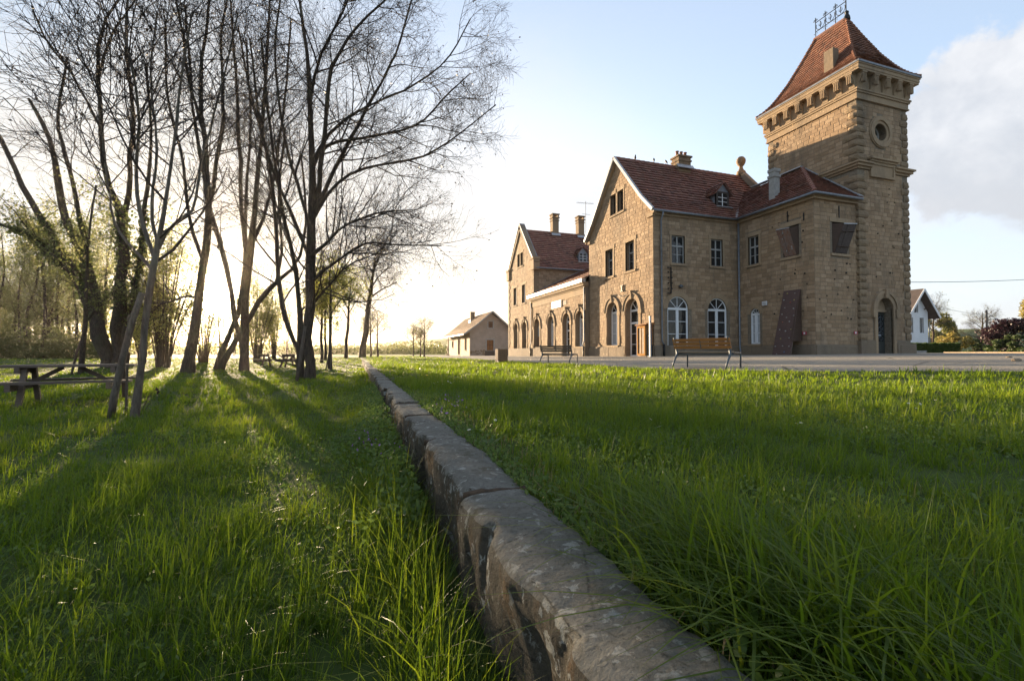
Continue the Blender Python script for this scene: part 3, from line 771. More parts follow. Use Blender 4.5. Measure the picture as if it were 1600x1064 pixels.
# ---- pavilions (main one beside the annex, the other far left)
XF, XR, WT, ZR = 17.75, 29.2, 9.32, 14.3
def slope_profile(y0, y1, s, side):
    """gable roof point: s 0 eave .. 1 ridge; a slight flare at the eaves"""
    yc = (y0 + y1) / 2; half = (y1 - y0) / 2
    pts = [(-.30, 9.22), (.95, 10.42), (half, ZR)]
    t = s * (half + .3) - .3
    z = np.interp(t, [p[0] for p in pts], [p[1] for p in pts])
    y = y0 + t if side < 0 else y1 - t
    return y, float(z)
def gable_clip(y0, y1):
    half = (y1 - y0) / 2
    def f(v):
        t = float(np.interp(v, [9.5, 10.42, ZR], [-.1, .95, half])) if v > 9.5 else 0
        return (max(0, t), (y1 - y0) - max(0, t))
    return f
def pavilion(y0, y1, main):
    fr = Fr((XF, y0, 0), (0, 1, 0), (-1, 0, 0)); w_ = y1 - y0; half = w_ / 2
    outl = [(0, -.6), (0, 9.35), (.95, 10.35), (half, ZR - .08), (w_ - .95, 10.35), (w_, 9.35), (w_, -.6)]
    if main:
        ops = [dict(k='rect', u0=28.0 - y0, u1=28.78 - y0, v0=10.3, v1=11.8, sw=.12), dict(k='rect', u0=28.98 - y0, u1=29.76 - y0, v0=10.3, v1=11.8, sw=.10),
               dict(k='rect', u0=26.72 - y0, u1=27.78 - y0, v0=5.88, v1=7.9, sw=.2), dict(k='rect', u0=29.45 - y0, u1=30.5 - y0, v0=5.88, v1=7.9, sw=.2),
               dict(k='arch', u0=28.85 - y0, u1=30.35 - y0, v0=.78, v1=3.95, sw=.26, rev=.42), dict(k='arch', u0=26.25 - y0, u1=27.85 - y0, v0=.0, v1=3.95, sw=.26, rev=.42, sill=False)]
    else:
        c = 49.6
        ops = [dict(k='rect', u0=c - .95 - y0, u1=c - .12 - y0, v0=10.1, v1=11.6, sw=.1), dict(k='rect', u0=c + .12 - y0, u1=c + .95 - y0, v0=10.1, v1=11.6, sw=.1),
               dict(k='rect', u0=47.95 - y0, u1=49.0 - y0, v0=5.8, v1=7.85, sw=.2), dict(k='rect', u0=50.9 - y0, u1=51.95 - y0, v0=5.8, v1=7.85, sw=.2),
               dict(k='arch', u0=47.5 - y0, u1=48.95 - y0, v0=.68, v1=3.7, sw=.24, rev=.42), dict(k='arch', u0=50.4 - y0, u1=51.85 - y0, v0=.68, v1=3.7, sw=.24, rev=.42)]
    wl_ = wall(fr, 'wall', outl, ops, (0, w_, .72, 14.0), clip=gable_clip(y0, y1))
    for i in (0, 1): rect_window(fr, ops[i], 'frame_dark', rows=2, sill=(i == 0) or True, lintel=True)
    for i in (2, 3):
        w = rect_window(fr, ops[i], 'frame_grey' if main else 'paint_white', glass='glass' if main else 'glass_curtain')
    if main:
        w = arch_window(fr, ops[4], glass='glass_curtain'); hood(fr, ops[4], w)
        w = arch_window(fr, ops[5], door=True); hood(fr, ops[5], w)
    else:
        for i in (4, 5): w = blind_arch(fr, ops[i]); hood(fr, ops[i], w, .22)
    # other walls
    fs = Fr((XF, y0, 0), (1, 0, 0), (0, -1, 0)); Ls = XR - XF
    if main:
        ops2 = [dict(k='rect', u0=19.1 - XF, u1=20.12 - XF, v0=6.0, v1=7.8, sw=.14, rev=.14), dict(k='rect', u0=22.22 - XF, u1=23.2 - XF, v0=6.0, v1=7.8, sw=.14, rev=.14),
                dict(k='arch', u0=18.76 - XF, u1=20.38 - XF, v0=.55, v1=3.88, sw=.3, rev=.12), dict(k='arch', u0=21.92 - XF, u1=23.52 - XF, v0=.55, v1=3.88, sw=.3, rev=.12)]
        wall(fs, 'wall', [(0, -.6), (0, WT), (Ls, WT), (Ls, -.6)], ops2, (0, 24.5 - XF, .72, 9.1), indiv=True)
        for i in (0, 1): rect_window(fs, ops2[i], 'frame_grey')
        for i in (2, 3):
            w = arch_window(fs, ops2[i], sill=False); m2 = MB(); o = ops2[i]
            inn = arch_loop(o['u0'], o['u1'], o['v0'], o['v1'], n=9); ou = arch_loop(o['u0'], o['u1'], o['v0'], o['v1'], n=9, extra=.34)
            ring(m2, fs, inn[1:-1], ou[1:-1], -.05, .034); m2.build('surround', MATS['stone_smooth'], w)
    else:
        wall(fs, 'wall', [(0, -.6), (0, WT), (Ls, WT), (Ls, -.6)], [], (0, Ls, 5.6, 9.1), plinth=False)
    mb = MB(); mb.box(XF + .02, y1 - .3, -.6, XR, y1 - .02, WT); mb.build('wall', MATS['stone_plinth'], ST)
    m = MB(); m.prism([(XR, y0, -.6), (XR, y1, -.6), (XR, y1, 9.3), (XR, (y0 + y1) / 2, ZR), (XR, y0, 9.3)], (-.3, 0, 0)); m.build('wall', MATS['stone_plinth'], ST)
    # cornice under the eaves of the near side
    m = MB(); m.box(XF - .0, y0 - .12, 8.98, XR, y0 - .001, 9.16); m.box(XF - .02, y0 - .2, 9.16, XR, y0 - .001, 9.3); m.build('cornice', MATS['stone_smooth'], ST)
    # roof
    x0, x1 = (XF - .22, XR) if main else (XF + .15, XR); edges = []; rows = 20
    for side in (-1, 1):
        e = []
        for k in range(rows + 1):
            y, z = slope_profile(y0, y1, k / rows, side); e.append(((x0, y, z), (x1, y, z)))
        edges.append(e)
    r_ = roof(edges, 'tile_main', .25, [[e[0], e[5], e[-1]] for e in edges])
    yc = (y0 + y1) / 2
    m = MB()
    nr = 28
    for i in range(nr):
        xa = x0 + (x1 - x0) * i / nr; xb = x0 + (x1 - x0) * (i + 1) / nr + .03
        m.tube([(xa, yc, ZR - .02 + .0), (xb, yc, ZR + .02)], [.13, .115], 8)
    m.build('ridge_tiles', MATS['tile_main'], r_)
    tubes('gutter', 'zinc', [[(x0, y0 - .33, 9.2), (x1 if not main else 24.25, y0 - .33, 9.17)]], .075)
    if main:   # zinc-covered verge boards
        for side in (-1, 1):
            pts = [slope_profile(y0, y1, s, side) for s in (0, .27, 1)]; m = MB()
            for (ya, za), (yb, zb) in zip(pts[:-1], pts[1:]): m.bar((x0 - .03, ya, za + .02), (x0 - .03, yb, zb + .02), .16, .2)
            m.build('verge_board', MATS['zinc_light'], ST)
            m = MB()
            for (ya, za), (yb, zb) in zip(pts[:-1], pts[1:]): m.bar((x0 + .12, ya, za - .16), (x0 + .12, yb, zb - .16), .2, .16)
            m.build('verge_moulding', MATS['stone_smooth'], ST)
            yk_ = y0 if side < 0 else y1
            m = MB(); m.box(XF - .16, yk_ - .12 * (side < 0) - .02, 8.9, XF - .002, yk_ + .5 * (side < 0) + (.12 if side > 0 else 0) - (.5 if side > 0 else 0), 9.12); m.build('kneeler', MATS['stone_smooth'], ST)
    else:      # raised coping with kneelers
        for side in (-1, 1):
            pts = [slope_profile(y0, y1, s, side) for s in (.02, 1)]; m = MB(); m2 = MB()
            (ya, za), (yb, zb) = pts
            m.bar((XF + .12, ya, za + .34), (XF + .12, yb, zb + .36), .52, .62); m.build('coping', MATS['stone_plinth'], ST)
            m2.bar((XF + .14, ya, za + .70), (XF + .14, yb, zb + .72), .66, .09); m2.build('coping_cap', MATS['zinc'], ST)
            yk_ = y0 if side < 0 else y1; s_ = side
            m = MB(); m.box(XF - .2, min(yk_ + .35 * s_, yk_ - .55 * s_), 9.0, XF + .5, max(yk_ + .35 * s_, yk_ - .55 * s_), 10.1)
            m.box(XF - .28, min(yk_ + .42 * s_, yk_ - .6 * s_), 10.1, XF + .56, max(yk_ + .42 * s_, yk_ - .6 * s_), 10.32); m.build('kneeler', MATS['stone_smooth'], ST)
        q = 0; z = .8
        while z < 8.9:       # rough quoins on the near corner
            for yk_ in (y0, y1):
                L1 = .55 if q % 2 else .34; m = MB(); m.box(XF - .06, min(yk_ - .06 if yk_ == y0 else yk_ - L1, 1e9), z + .015, XF + (.34 if q % 2 else .55), (yk_ + L1 if yk_ == y0 else yk_ + .06), z + .40)
                m.build('quoin_stone', MATS['stone_quoin'], wl_)
            z += .42; q += 1
    # rear gable parapet with ball finial
    m = MB()
    for side in (-1, 1):
        (ya, za), (yb, zb) = [slope_profile(y0, y1, s, side) for s in (.1, 1)]
        m.bar((XR - .05, ya, za + .2), (XR - .05, yb, zb + .25), .4, .55)
    m.build('coping', MATS['stone_plinth'], ST)
    m = MB(); m.lathe((XR - .05, yc, ZR + .35), [(.34, -.2), (.34, .1), (.22, .2), (.16, .34), (.13, .5), (.24, .62), (.33, .78), (.36, .95), (.33, 1.12), (.2, 1.28), (.0, 1.32)], 14)
    m.build('ball_finial', MATS['stone_quoin'], ST, smooth=True)
    return fr
y0m, y1m = 24.6, 33.1
pavilion(y0m, y1m, True)
pavilion(45.3, 53.8, False)
m = MB(); m.tube([(24.42, 24.45, 9.1), (24.42, 24.45, .6), (24.42, 24.4, .45), (24.42, 24.4, -.1)], .06, 8); m.build('downpipe', MATS['zinc'], ST, smooth=True)
m = MB(); m.tube([(18.24, 24.27, 9.15), (18.24, 24.3, 8.95), (18.24, 24.47, 8.7), (18.24, 24.47, 1.0), (18.38, 24.46, .75)], .055, 8); m.build('downpipe', MATS['zinc'], ST, smooth=True)
m = MB(); m.tube([(18.38, 24.46, .8), (18.38, 24.46, -.1)], .07, 8); m.build('pipe_foot', MATS['iron'], ST, smooth=True)

# ---- annex
fa = Fr((24.5, 19.1, 0), (0, 1, 0), (-1, 0, 0)); fb_ = Fr((24.5, 19.1, 0), (1, 0, 0), (0, -1, 0))
oa = [dict(k='rect', u0=22.88 - 19.1, u1=23.72 - 19.1, v0=6.0, v1=7.85, sw=.16, rev=.16), dict(k='rect', u0=20.05 - 19.1, u1=21.1 - 19.1, v0=5.98, v1=7.8, sw=.16, rev=.3),
      dict(k='arch', u0=22.88 - 19.1, u1=23.66 - 19.1, v0=.82, v1=3.14, sw=.24, rev=.14)]
wall(fa, 'wall', [(0, -.6), (0, WT), (5.5, WT), (5.5, -.6)], oa, (0, 5.5, .72, 9.1), indiv=True)
ob = [dict(k='rect', u0=25.9 - 24.5, u1=27.1 - 24.5, v0=5.98, v1=7.8, sw=.16, rev=.3)]
wall(fb_, 'wall', [(0, -.6), (0, WT), (3.4, WT), (3.4, -.6)], ob, (0, 3.4, .72, 9.1), indiv=True)
rect_window(fa, oa[0], 'frame_grey')
w = arch_window(fa, oa[2], glass='glass_curtain'); m2 = MB()
ring(m2, fa, arch_loop(oa[2]['u0'], oa[2]['u1'], .82, 3.14, n=7)[1:-1], arch_loop(oa[2]['u0'], oa[2]['u1'], .82, 3.14, n=7, extra=.3)[1:-1], -.05, .034); m2.build('surround', MATS['stone_smooth'], w)
def climbing_window(fr, o, mat, lean, swing):
    """window filled by a tilted board box hung out of the opening"""
    u0, u1, v0, v1 = o['u0'], o['u1'], o['v0'], o['v1']
    w = rect_window(fr, o, 'frame_dark', jamb=False)
    a = u0 + .10 - lean * .0; c = u1 - .02
    m = MB(); e = .04
    bot = [(a + .02, v0 + .04, .05), (c - .14, v0 + .04, .05)]; top = [(a + swing, v1 - .16, .34), (c + swing * .92, v1 - .08, .34)]
    P = [fr.p(*bot[0]), fr.p(*bot[1]), fr.p(*top[1]), fr.p(*top[0])]
    nn = (P[1] - P[0]).cross(P[3] - P[0]).normalized()
    for s0, s1, j_ in ((0, .30, .0), (.315, .63, .012), (.645, 1, -.006)):
        m = MB(); Q = [P[0].lerp(P[1], s0), P[0].lerp(P[1], s1), P[3].lerp(P[2], s1) - (P[2] - P[1]) * abs(j_) * 3, P[3].lerp(P[2], s0) - (P[2] - P[1]) * abs(j_) * 3]; f_ = nn * j_
        m.hexa([q_ + f_ for q_ in Q] + [q_ + nn * e + f_ for q_ in Q]); m.build('plank', MATS[mat], w)
    for t_ in (.22, .74):
        m = MB(); m.bar(P[0].lerp(P[3], t_) + nn * (e + .02), P[1].lerp(P[2], t_) + nn * (e + .02), .03, .09, up=fr.n); m.build('batten', MATS['brown_side'], w)
    for k, (q0, q1) in enumerate(((P[0], P[3]), (P[1], P[2]))):
        ub = u0 + .03 if k == (0) else u1 - .03
        i0 = fr.p(ub, v0 + .05, -.1); i1 = fr.p(ub, v1 - .05, -.1); e2_ = fr.u * (.02 if k == 0 else -.02)
        m = MB(); m.hexa([q0, q1, i1, i0, q0 + e2_, q1 + e2_, i1 + e2_, i0 + e2_]); m.build('side_board', MATS['brown_side'], w)
    m = MB(); m.bar(P[3] + nn * .03, P[2] + nn * .03, .07, .05); m.build('metal_edge', MATS['zinc_light'], w)
    for k in range(5):
        s, t = random.uniform(.15, .85), random.uniform(.1, .9); q = P[0].lerp(P[1], s).lerp(P[3].lerp(P[2], s), t)
        m = MB(); m.lathe(q, [(.03, -.05), (.035, 0), (.02, .05)], 6); m.build('climbing_hold', MATS[random.choice(['hold_grey', 'hold_grey', 'hold_yellow'])], w)
# the side face is seen with u running away from the viewer's right, so swing the boards opposite ways
climbing_window(fa, oa[1], 'rust_board', 0, .24)
climbing_window(fb_, ob[0], 'dark_board', 0, .34)
m = MB(); m.box(24.3, 18.92, 8.98, 27.85, 19.099, 9.16); m.box(24.3, 19.1, 8.98, 24.499, 24.4, 9.16); m.box(24.22, 18.82, 9.16, 27.85, 19.099, 9.3); m.box(24.22, 19.1, 9.16, 24.499, 24.3, 9.3); m.build('cornice', MATS['stone_smooth'], ST)
E1, E2, rows = [], [], 16; AX = 27.9; AZ = 12.45; ez = 9.26
for k in range(rows + 1):
    s = k / rows; x = 24.15 + (AX - 24.15) * s; z = ez + (AZ - ez) * s; yy = 18.75 + 3.75 * s
    E1.append(((x, 27.4, z), (x, yy, z))); E2.append(((x, yy, z), (AX, yy, z)))
ra = roof([E1, E2], 'tile_main', .25, [[E1[0], E1[-1]], [E2[0], E2[-1]]])
m = MB(); m.add([(AX, 22.5, AZ), (AX, 27.4, AZ), (31.5, 27.4, 9.3), (31.5, 22.5, 9.3)], [(0, 1, 2, 3)]); m.build('rear_slope', MATS['tile_main'], ra)
m = MB()
for i in range(14):
    p0 = Vector((24.15, 18.75, ez)).lerp(Vector((AX, 22.5, AZ)), i / 14); p1 = Vector((24.15, 18.75, ez)).lerp(Vector((AX, 22.5, AZ)), (i + 1.08) / 14)
    m.tube([p0 + Vector((0, 0, .05)), p1 + Vector((0, 0, .03))], [.12, .1], 7)
m.build('hip_tiles', MATS['tile_main'], ra)
m = MB(); m.bar((AX - .06, 18.72, ez + .12), (AX - .06, 22.5, AZ + .12), .3, .05); m.bar((AX - .1, 22.4, AZ + .08), (AX - .1, 26.5, AZ + .08), .3, .06); m.build('flashing', MATS['zinc_light'], ra)
m = MB(); m.bar((24.2, 24.3, ez + .08), (26.2, 26.3, 11.08), .22, .05); m.build('valley_flashing', MATS['zinc_light'], ra)
tubes('gutter', 'zinc', [[(24.1, 24.3, 9.2), (24.1, 18.68, 9.2), (27.85, 18.68, 9.2)]], .075)
m = MB(); m.box(24.98, 22.08, 9.3, 25.42, 22.5, 11.75); m.box(24.92, 22.02, 11.4, 25.48, 22.56, 11.55); m.box(24.93, 22.03, 11.75, 25.47, 22.55, 11.95); m.build('chimney', MATS['concrete'], ST)
m = MB(); m.box(24.86, 21.98, 9.55, 25.55, 22.6, 9.95); m.build('flashing', MATS['zinc_light'], ST)
m = MB(); fa.box(m, 22.28 - 19.1, 22.62 - 19.1, 3.24, 3.50, .03, .09); vg = m.build('vent_grille', MATS['paint_white'], ST)
m = MB()
for i in range(4): fa.box(m, 22.31 - 19.1, 22.59 - 19.1, 3.28 + i * .05, 3.30 + i * .05, .09, .1)
m.build('louvre', MATS['frame_grey'], vg)

# ---- tower
TX0, TX1, TY0, TY1 = 27.9, 32.25, 18.98, 25.1
ft = Fr((TX0, TY0, 0), (1, 0, 0), (0, -1, 0)); fl = Fr((TX0, TY0, 0), (0, 1, 0), (-1, 0, 0)); TW = TX1 - TX0; TD = TY1 - TY0
ot = [dict(k='arch', u0=1.36, u1=2.75, v0=.15, v1=3.55, sw=.42, rev=.45, sill=False), dict(k='round', uc=1.98, vc=13.55, r=.52, sw=.5, rev=.5)]
def skip_panel(va, vb):
    return [(.0, TW)] if vb > 11.1 and va < 11.6 else ([(.0, TW)] if vb > 15.2 else [])
wall(ft, 'tower_wall', [(0, -.6), (0, 17.2), (TW, 17.2), (TW, -.6)], ot, (.55, TW - .5, 1.0, 15.3), indiv=True, skip=skip_panel, plinth=1.0)
wall(fl, 'tower_wall', [(0, 8.5), (0, 17.2), (TD, 17.2), (TD, 8.5)], [], (.5, TD - .4, 9.0, 15.3), plinth=False, skip=lambda va, vb: [(.0, 2.2)] if vb > 11.1 and va < 11.6 else [])
part('tower_wall', 'stone_plinth', (TX0 + .3, TY1 - .3, -.6, TX1, TY1, 17.2)); part('tower_wall', 'stone_plinth', (TX1 - .3, TY0 + .02, -.6, TX1, TY1 - .3, 17.2))
part('tower_wall', 'stone_plinth', (TX0 + .02, TY0 + .55, -.6, TX0 + .3, TY1 - .3, 8.5))
# rock-faced quoins
def rock_block(seed):
    r = np.random.RandomState(seed); n = 4
    bm = bmesh.new(); bmesh.ops.create_cube(bm, size=1.0); bmesh.ops.subdivide_edges(bm, edges=bm.edges[:], cuts=2, use_grid_fill=True)
    for v in bm.verts:
        c = Vector(v.co); edge = sum(abs(abs(t) - .5) < 1e-4 for t in c)
        k = {3: -.10, 2: -.035, 1: .07}.get(edge, 0); v.co = c + c.normalized() * (k + r.uniform(-.04, .04)) * .9
        v.co.z = c.z * .95 + (v.co.z - c.z) * .25
    me = bpy.data.meshes.new('quoin_stone'); bm.to_mesh(me); bm.free(); me.materials.append(MATS['stone_quoin']); return me
RB = [rock_block(i) for i in range(7)]
def quoin(x0, y0, z0, x1, y1, z1):
    o = link('quoin_stone', RB[random.randrange(7)], None, ST); o.location = Vector(((x0 + x1) / 2, (y0 + y1) / 2, (z0 + z1) / 2)) - ST.location; o.scale = (x1 - x0, y1 - y0, z1 - z0)
    if random.random() < .5: o.rotation_euler = (0, 0, math.pi)
z = 1.0; q = 0
while z < 15.0:
    h = .425
    if not (10.95 < z + h / 2 < 11.6):
        a, c = (.78, .5) if q % 2 else (.56, .8)
        quoin(TX0 - .07, TY0 - .07, z + .01, TX0 + a, TY0 + c, z + h - .01)
        quoin(TX1 - (.62 if q % 2 else .42), TY0 - .07, z + .01, TX1 + .06, TY0 + .5, z + h - .01)
        if z > 9: quoin(TX0 - .07, TY1 - (.45 if q % 2 else .7), z + .01, TX0 + .4, TY1 + .05, z + h - .01)
    z += h; q += 1
# plinth blocks at the tower foot
m = MB(); m.box(TX0 - .14, TY0 - .14, -.6, TX0 + 1.1, TY0 + .1, .98); m.build('plinth_stone', MATS['stone_plinth'], ST)
m = MB(); m.box(TX1 - 1.35, TY0 - .14, -.6, TX1 + .3, TY0 + .6, .80); m.box(TX1 - 1.15, TY0 - .17, .05, TX1 + .1, TY0 - .14, .7); m.build('plinth_stone', MATS['stone_plinth'], ST)
# string course and panel
m = MB(); m_ = MB(); U0, U1 = 1.0, 3.0
for (z0, z1, p_) in ((11.12, 11.25, .10), (11.25, 11.40, .22), (11.40, 11.5, .32)):
    m.box(TX0 - p_, TY0 - p_, z0, TX0 + U0, TY0 + .05, z1); m_.box(TX0 + U1, TY0 - p_, z0, TX1 + p_, TY0 + .05, z1); m.box(TX0 - p_, TY0 + .05, z0, TX0 + .05, TY0 + 2.2, z1)
m.build('string_course', MATS['stone_smooth'], ST); m_.build('string_course', MATS['stone_smooth'], ST)
m = MB(); ft.box(m, U0 - .05, U1 + .05, 10.72, 11.62, 0, .10); ft.box(m, U0 - .12, U1 + .12, 11.62, 11.74, 0, .22); ft.box(m, U0 - .2, U1 + .2, 11.74, 11.86, 0, .32)
for a in (U0 - .05, U1 - .11): ft.box(m, a, a + .16, 10.72, 11.62, .10, .15)
ft.box(m, U0 + .11, U1 - .11, 10.72, 10.86, .10, .15); ft.box(m, U0 + .11, U1 - .11, 11.46, 11.62, .10, .15); m.build('stone_panel', MATS['stone_smooth'], ST)
# entablature
def band(m, z0, z1, p_): m.box(TX0 - p_, TY0 - p_, z0, TX1 + p_, TY1 + p_, z1)
m = MB(); band(m, 15.24, 15.32, .13); band(m, 15.32, 15.64, .09); band(m, 15.64, 15.75, .16); band(m, 15.75, 15.86, .21); m.build('architrave', MATS['stone_smooth'], ST)
m = MB(); band(m, 15.86, 16.74, .09); m.build('frieze', MATS['stone_smooth'], ST)
m = MB(); band(m, 16.74, 16.86, .47); band(m, 16.86, 17.05, .50); band(m, 17.05, 17.13, .54); m.build('cornice', MATS['stone_smooth'], ST)
m = MB(); band(m, 17.13, 17.24, .58); m.build('gutter', MATS['zinc'], ST)
def bracket(fr, uc, hw=.17):
    m = MB(); prof = [(.09, 15.88), (.17, 15.90), (.19, 16.02), (.23, 16.2), (.30, 16.36), (.40, 16.46), (.42, 16.6), (.42, 16.74), (.09, 16.74)]
    m.prism([fr.p(uc - hw, z_, w_) for w_, z_ in prof], fr.u * (2 * hw))
    o = m.build('bracket', MATS['stone_smooth'], ST)
    for k in (-1, 0, 1): m = MB(); fr.box(m, uc + k * hw * .6 - .024, uc + k * hw * .6 + .024, 16.12, 16.6, .30, .45); m.build('flute', MATS['stone_smooth'], o)
    m = MB(); fr.box(m, uc - hw - .03, uc + hw + .03, 16.64, 16.739, .15, .455); m.build('abacus', MATS['stone_smooth'], o)
for i in range(8): bracket(fl, .02 + (TD - .04) * i / 7 if 0 < i < 7 else (.12 if i == 0 else TD - .12))
for i in range(5): bracket(ft, .12 + (TW - .24) * i / 4)
fr_ = Fr((TX1, TY0, 0), (0, 1, 0), (1, 0, 0)); fk = Fr((TX0, TY1, 0), (1, 0, 0), (0, 1, 0))
for i in range(8): bracket(fr_, .12 + (TD - .24) * i / 7)
for i in range(5): bracket(fk, .12 + (TW - .24) * i / 4)
# tower roof: flared hip with a short ridge
tcx, tcy = (TX0 + TX1) / 2, (TY0 + TY1) / 2; HX, HY, RL = TW / 2 + .54, TD / 2 + .54, 1.05; TZ0, TZ1 = 17.22, 22.0
def tshape(q): return float(np.interp(q, [0, .05, .12, .22, .4, .7, 1], [1, .88, .76, .64, .46, .22, .0]))
rows = 27; F1, F2, F3, F4 = [], [], [], []
for k in range(rows + 1):
    q = (k / rows); q = .35 * q ** 2 + .65 * q; s = tshape(q); z = TZ0 + (TZ1 - TZ0) * q; hx = HX * s; hy = RL + (HY - RL) * s
    c = [(tcx - hx, tcy - hy, z), (tcx + hx, tcy - hy, z), (tcx + hx, tcy + hy, z), (tcx - hx, tcy + hy, z)]
    F1.append((c[3], c[0])); F2.append((c[0], c[1])); F3.append((c[1], c[2])); F4.append((c[2], c[3]))
rt = roof([F1, F2, F3, F4], 'tile_tower', .2, [F1[::4] + [F1[-1]], F2[::4] + [F2[-1]], F3[::4] + [F3[-1]], F4[::4] + [F4[-1]]], .06)
m = MB()
for Fk, idx in ((F1, 1), (F1, 0), (F2, 1), (F3, 1)):
    P = [Vector(e[idx]) for e in Fk]
    for k in range(0, rows, 1): m.tube([P[k] + Vector((0, 0, .03)), P[k + 1] + (P[k + 1] - P[k]) * .15 + Vector((0, 0, .02))], [.12, .08], 6)
m.build('hip_tiles', MATS['tile_tower'], rt, kind='stuff')
m = MB(); m.tube([(tcx, tcy - RL - .1, TZ1 + .02), (tcx, tcy + RL + .1, TZ1 + .02)], .12, 8); m.build('ridge_cap', MATS['tile_main'], rt)
m = MB(); m.box(28.15, 20.5, 17.4, 28.65, 21.1, 19.4); m.build('chimney', MATS['stone_plinth'], ST)
# iron cresting
cr = MB(); ya, yb = tcy - RL, tcy + RL
for zr_ in (22.5, 23.15): cr.tube([(tcx, ya, zr_), (tcx, yb, zr_)], .028, 6)
for i in range(4):
    y = ya + (yb - ya) * i / 3; top = 24.5 if i == 0 else 23.5
    cr.tube([(tcx, y, 22.0), (tcx, y, top)], .035 if i == 0 else .026, 6)
    for dz in ((.18, .3) if i else (.55,)): cr.tube([(tcx, y - .12, 23.15 + dz * .7), (tcx, y + .12, 23.15 + dz * .7)], .022, 5)
    for s_ in (-1, 1): cr.lathe((tcx, y + s_ * .13, 23.15 + .14), [(.0, -.04), (.035, 0), (.0, .04)], 6); cr.lathe((tcx, y + s_ * .10, 22.38), [(.0, -.04), (.035, 0), (.0, .04)], 6)
    cr.lathe((tcx, y, 22.28), [(0, -.06), (.04, 0), (0, .06)], 6)
    if i < 3:
        yc_ = y + (yb - ya) / 6; hw = (yb - ya) / 6 - .05
        cr.tube([(tcx, yc_ - hw * math.cos(a_) , 22.82 - .30 * math.sin(a_)) for a_ in np.linspace(-.5, math.pi + .5, 14)], .018, 5)
        cr.tube([(tcx, yc_, 22.6), (tcx, yc_, 23.0)], .024, 5)
        for s_ in (-1, 1):
            cr.tube([(tcx, yc_, 22.72), (tcx, yc_ + s_ * .10, 22.78), (tcx, yc_ + s_ * .09, 22.9)], .018, 5)
        cr.lathe((tcx, yc_, 23.0), [(0, -.07), (.05, 0), (0, .07)], 6)
cr.build('iron_cresting', MATS['iron'], ST)
m = MB(); m.lathe((tcx, tcy - RL - .05, 22.0), [(.2, -.1), (.17, .1), (.1, .25), (.12, .4), (.03, .5)], 8); m.build('finial_base', MATS['iron'], ST)
# tower door
o = ot[0]; d = -o['rev']; vsp = o['v1'] - (o['u1'] - o['u0']) / 2
m = MB(); m.prism([ft.p(u, v, d - .1) for u, v in arch_loop(o['u0'], o['u1'], 2.85, o['v1'])], ft.n * .16); m.build('tympanum', MATS['stone_smooth'], ST)
m = MB(); ft.box(m, o['u0'], o['u1'], 2.72, 2.86, d - .1, d + .14); m.build('door_lintel', MATS['stone_smooth'], ST)
m = MB(); uc = (o['u0'] + o['u1']) / 2
for a, c in ((o['u0'], uc - .005), (uc + .005, o['u1'])):
    ft.box(m, a, c, .15, .95, d - .06, d); ft.box(m, a, a + .09, .95, 2.72, d - .06, d); ft.box(m, c - .09, c, .95, 2.72, d - .06, d); ft.box(m, a + .09, c - .09, 2.55, 2.72, d - .06, d)
    ft.box(m, a + .1, c - .1, .3, .8, d, d + .025)
dr = m.build('door', MATS['door_dark'], ST)
for a, c in ((o['u0'], uc), (uc, o['u1'])):
    panes(ft, dr, [(a + .09, c - .09, .95, 2.55)], d - .03)
    m = MB()
    for i in range(5):
        zc = 1.1 + i * .3
        for s_ in (-1, 1): m.tube([ft.p((a + c) / 2 + s_ * .02 + s_ * .16 * math.sin(t), zc + .13 * (1 - math.cos(t)) - .1, d + .01) for t in np.linspace(0, 4.6, 9)], .013, 4)
        ft.box(m, (a + c) / 2 - .03, (a + c) / 2 + .03, zc - .05, zc + .05, d, d + .02)
    m.tube([ft.p((a + c) / 2, .98, d + .01), ft.p((a + c) / 2, 2.5, d + .01)], .012, 4); m.build('iron_grille', MATS['iron_grey'], dr)
m = MB(); ft.box(m, uc + .03, uc + .28, 1.28, 1.36, d + .01, d + .06); m.build('handle', MATS['zinc_light'], dr)
m = MB(); ring(m, ft, arch_loop(o['u0'], o['u1'], .15, o['v1']), arch_loop(o['u0'], o['u1'], .15, o['v1'], extra=.24), -.06, .09)
sr = m.build('door_surround', MATS['stone_smooth'], ST)
m = MB(); lo = arch_loop(o['u0'], o['u1'], 1.8, o['v1'], extra=.24); l2 = arch_loop(o['u0'], o['u1'], 1.8, o['v1'], extra=.42)
ring(m, ft, lo[1:-1], l2[1:-1], 0, .16); ft.box(m, o['u0'] - .46, o['u0'] - .14, 2.35, 2.85, .0, .17); ft.box(m, o['u1'] + .14, o['u1'] + .46, 2.35, 2.85, .0, .17)
ft.box(m, uc - .14, uc + .14, o['v1'] - .04, o['v1'] + .5, .0, .22); m.build('hood_mould', MATS['stone_smooth'], sr)
# oculus
o = ot[1]; m = MB(); N = 24
for (r0, r1, w0, w1) in ((.52, .70, -.3, .06), (.70, .92, -.05, .13), (.92, .98, -.02, .08)):
    ring(m, ft, [(o['uc'] + r0 * math.cos(2 * math.pi * i / N), o['vc'] + r0 * math.sin(2 * math.pi * i / N)) for i in range(N)], [(o['uc'] + r1 * math.cos(2 * math.pi * i / N), o['vc'] + r1 * math.sin(2 * math.pi * i / N)) for i in range(N)], w0, w1, skip_bottom=False)
oc = m.build('round_window', MATS['stone_smooth'], ST)
m = MB(); ring(m, ft, [(o['uc'] + .42 * math.cos(2 * math.pi * i / N), o['vc'] + .42 * math.sin(2 * math.pi * i / N)) for i in range(N)], [(o['uc'] + .52 * math.cos(2 * math.pi * i / N), o['vc'] + .52 * math.sin(2 * math.pi * i / N)) for i in range(N)], -.45, -.38, skip_bottom=False)
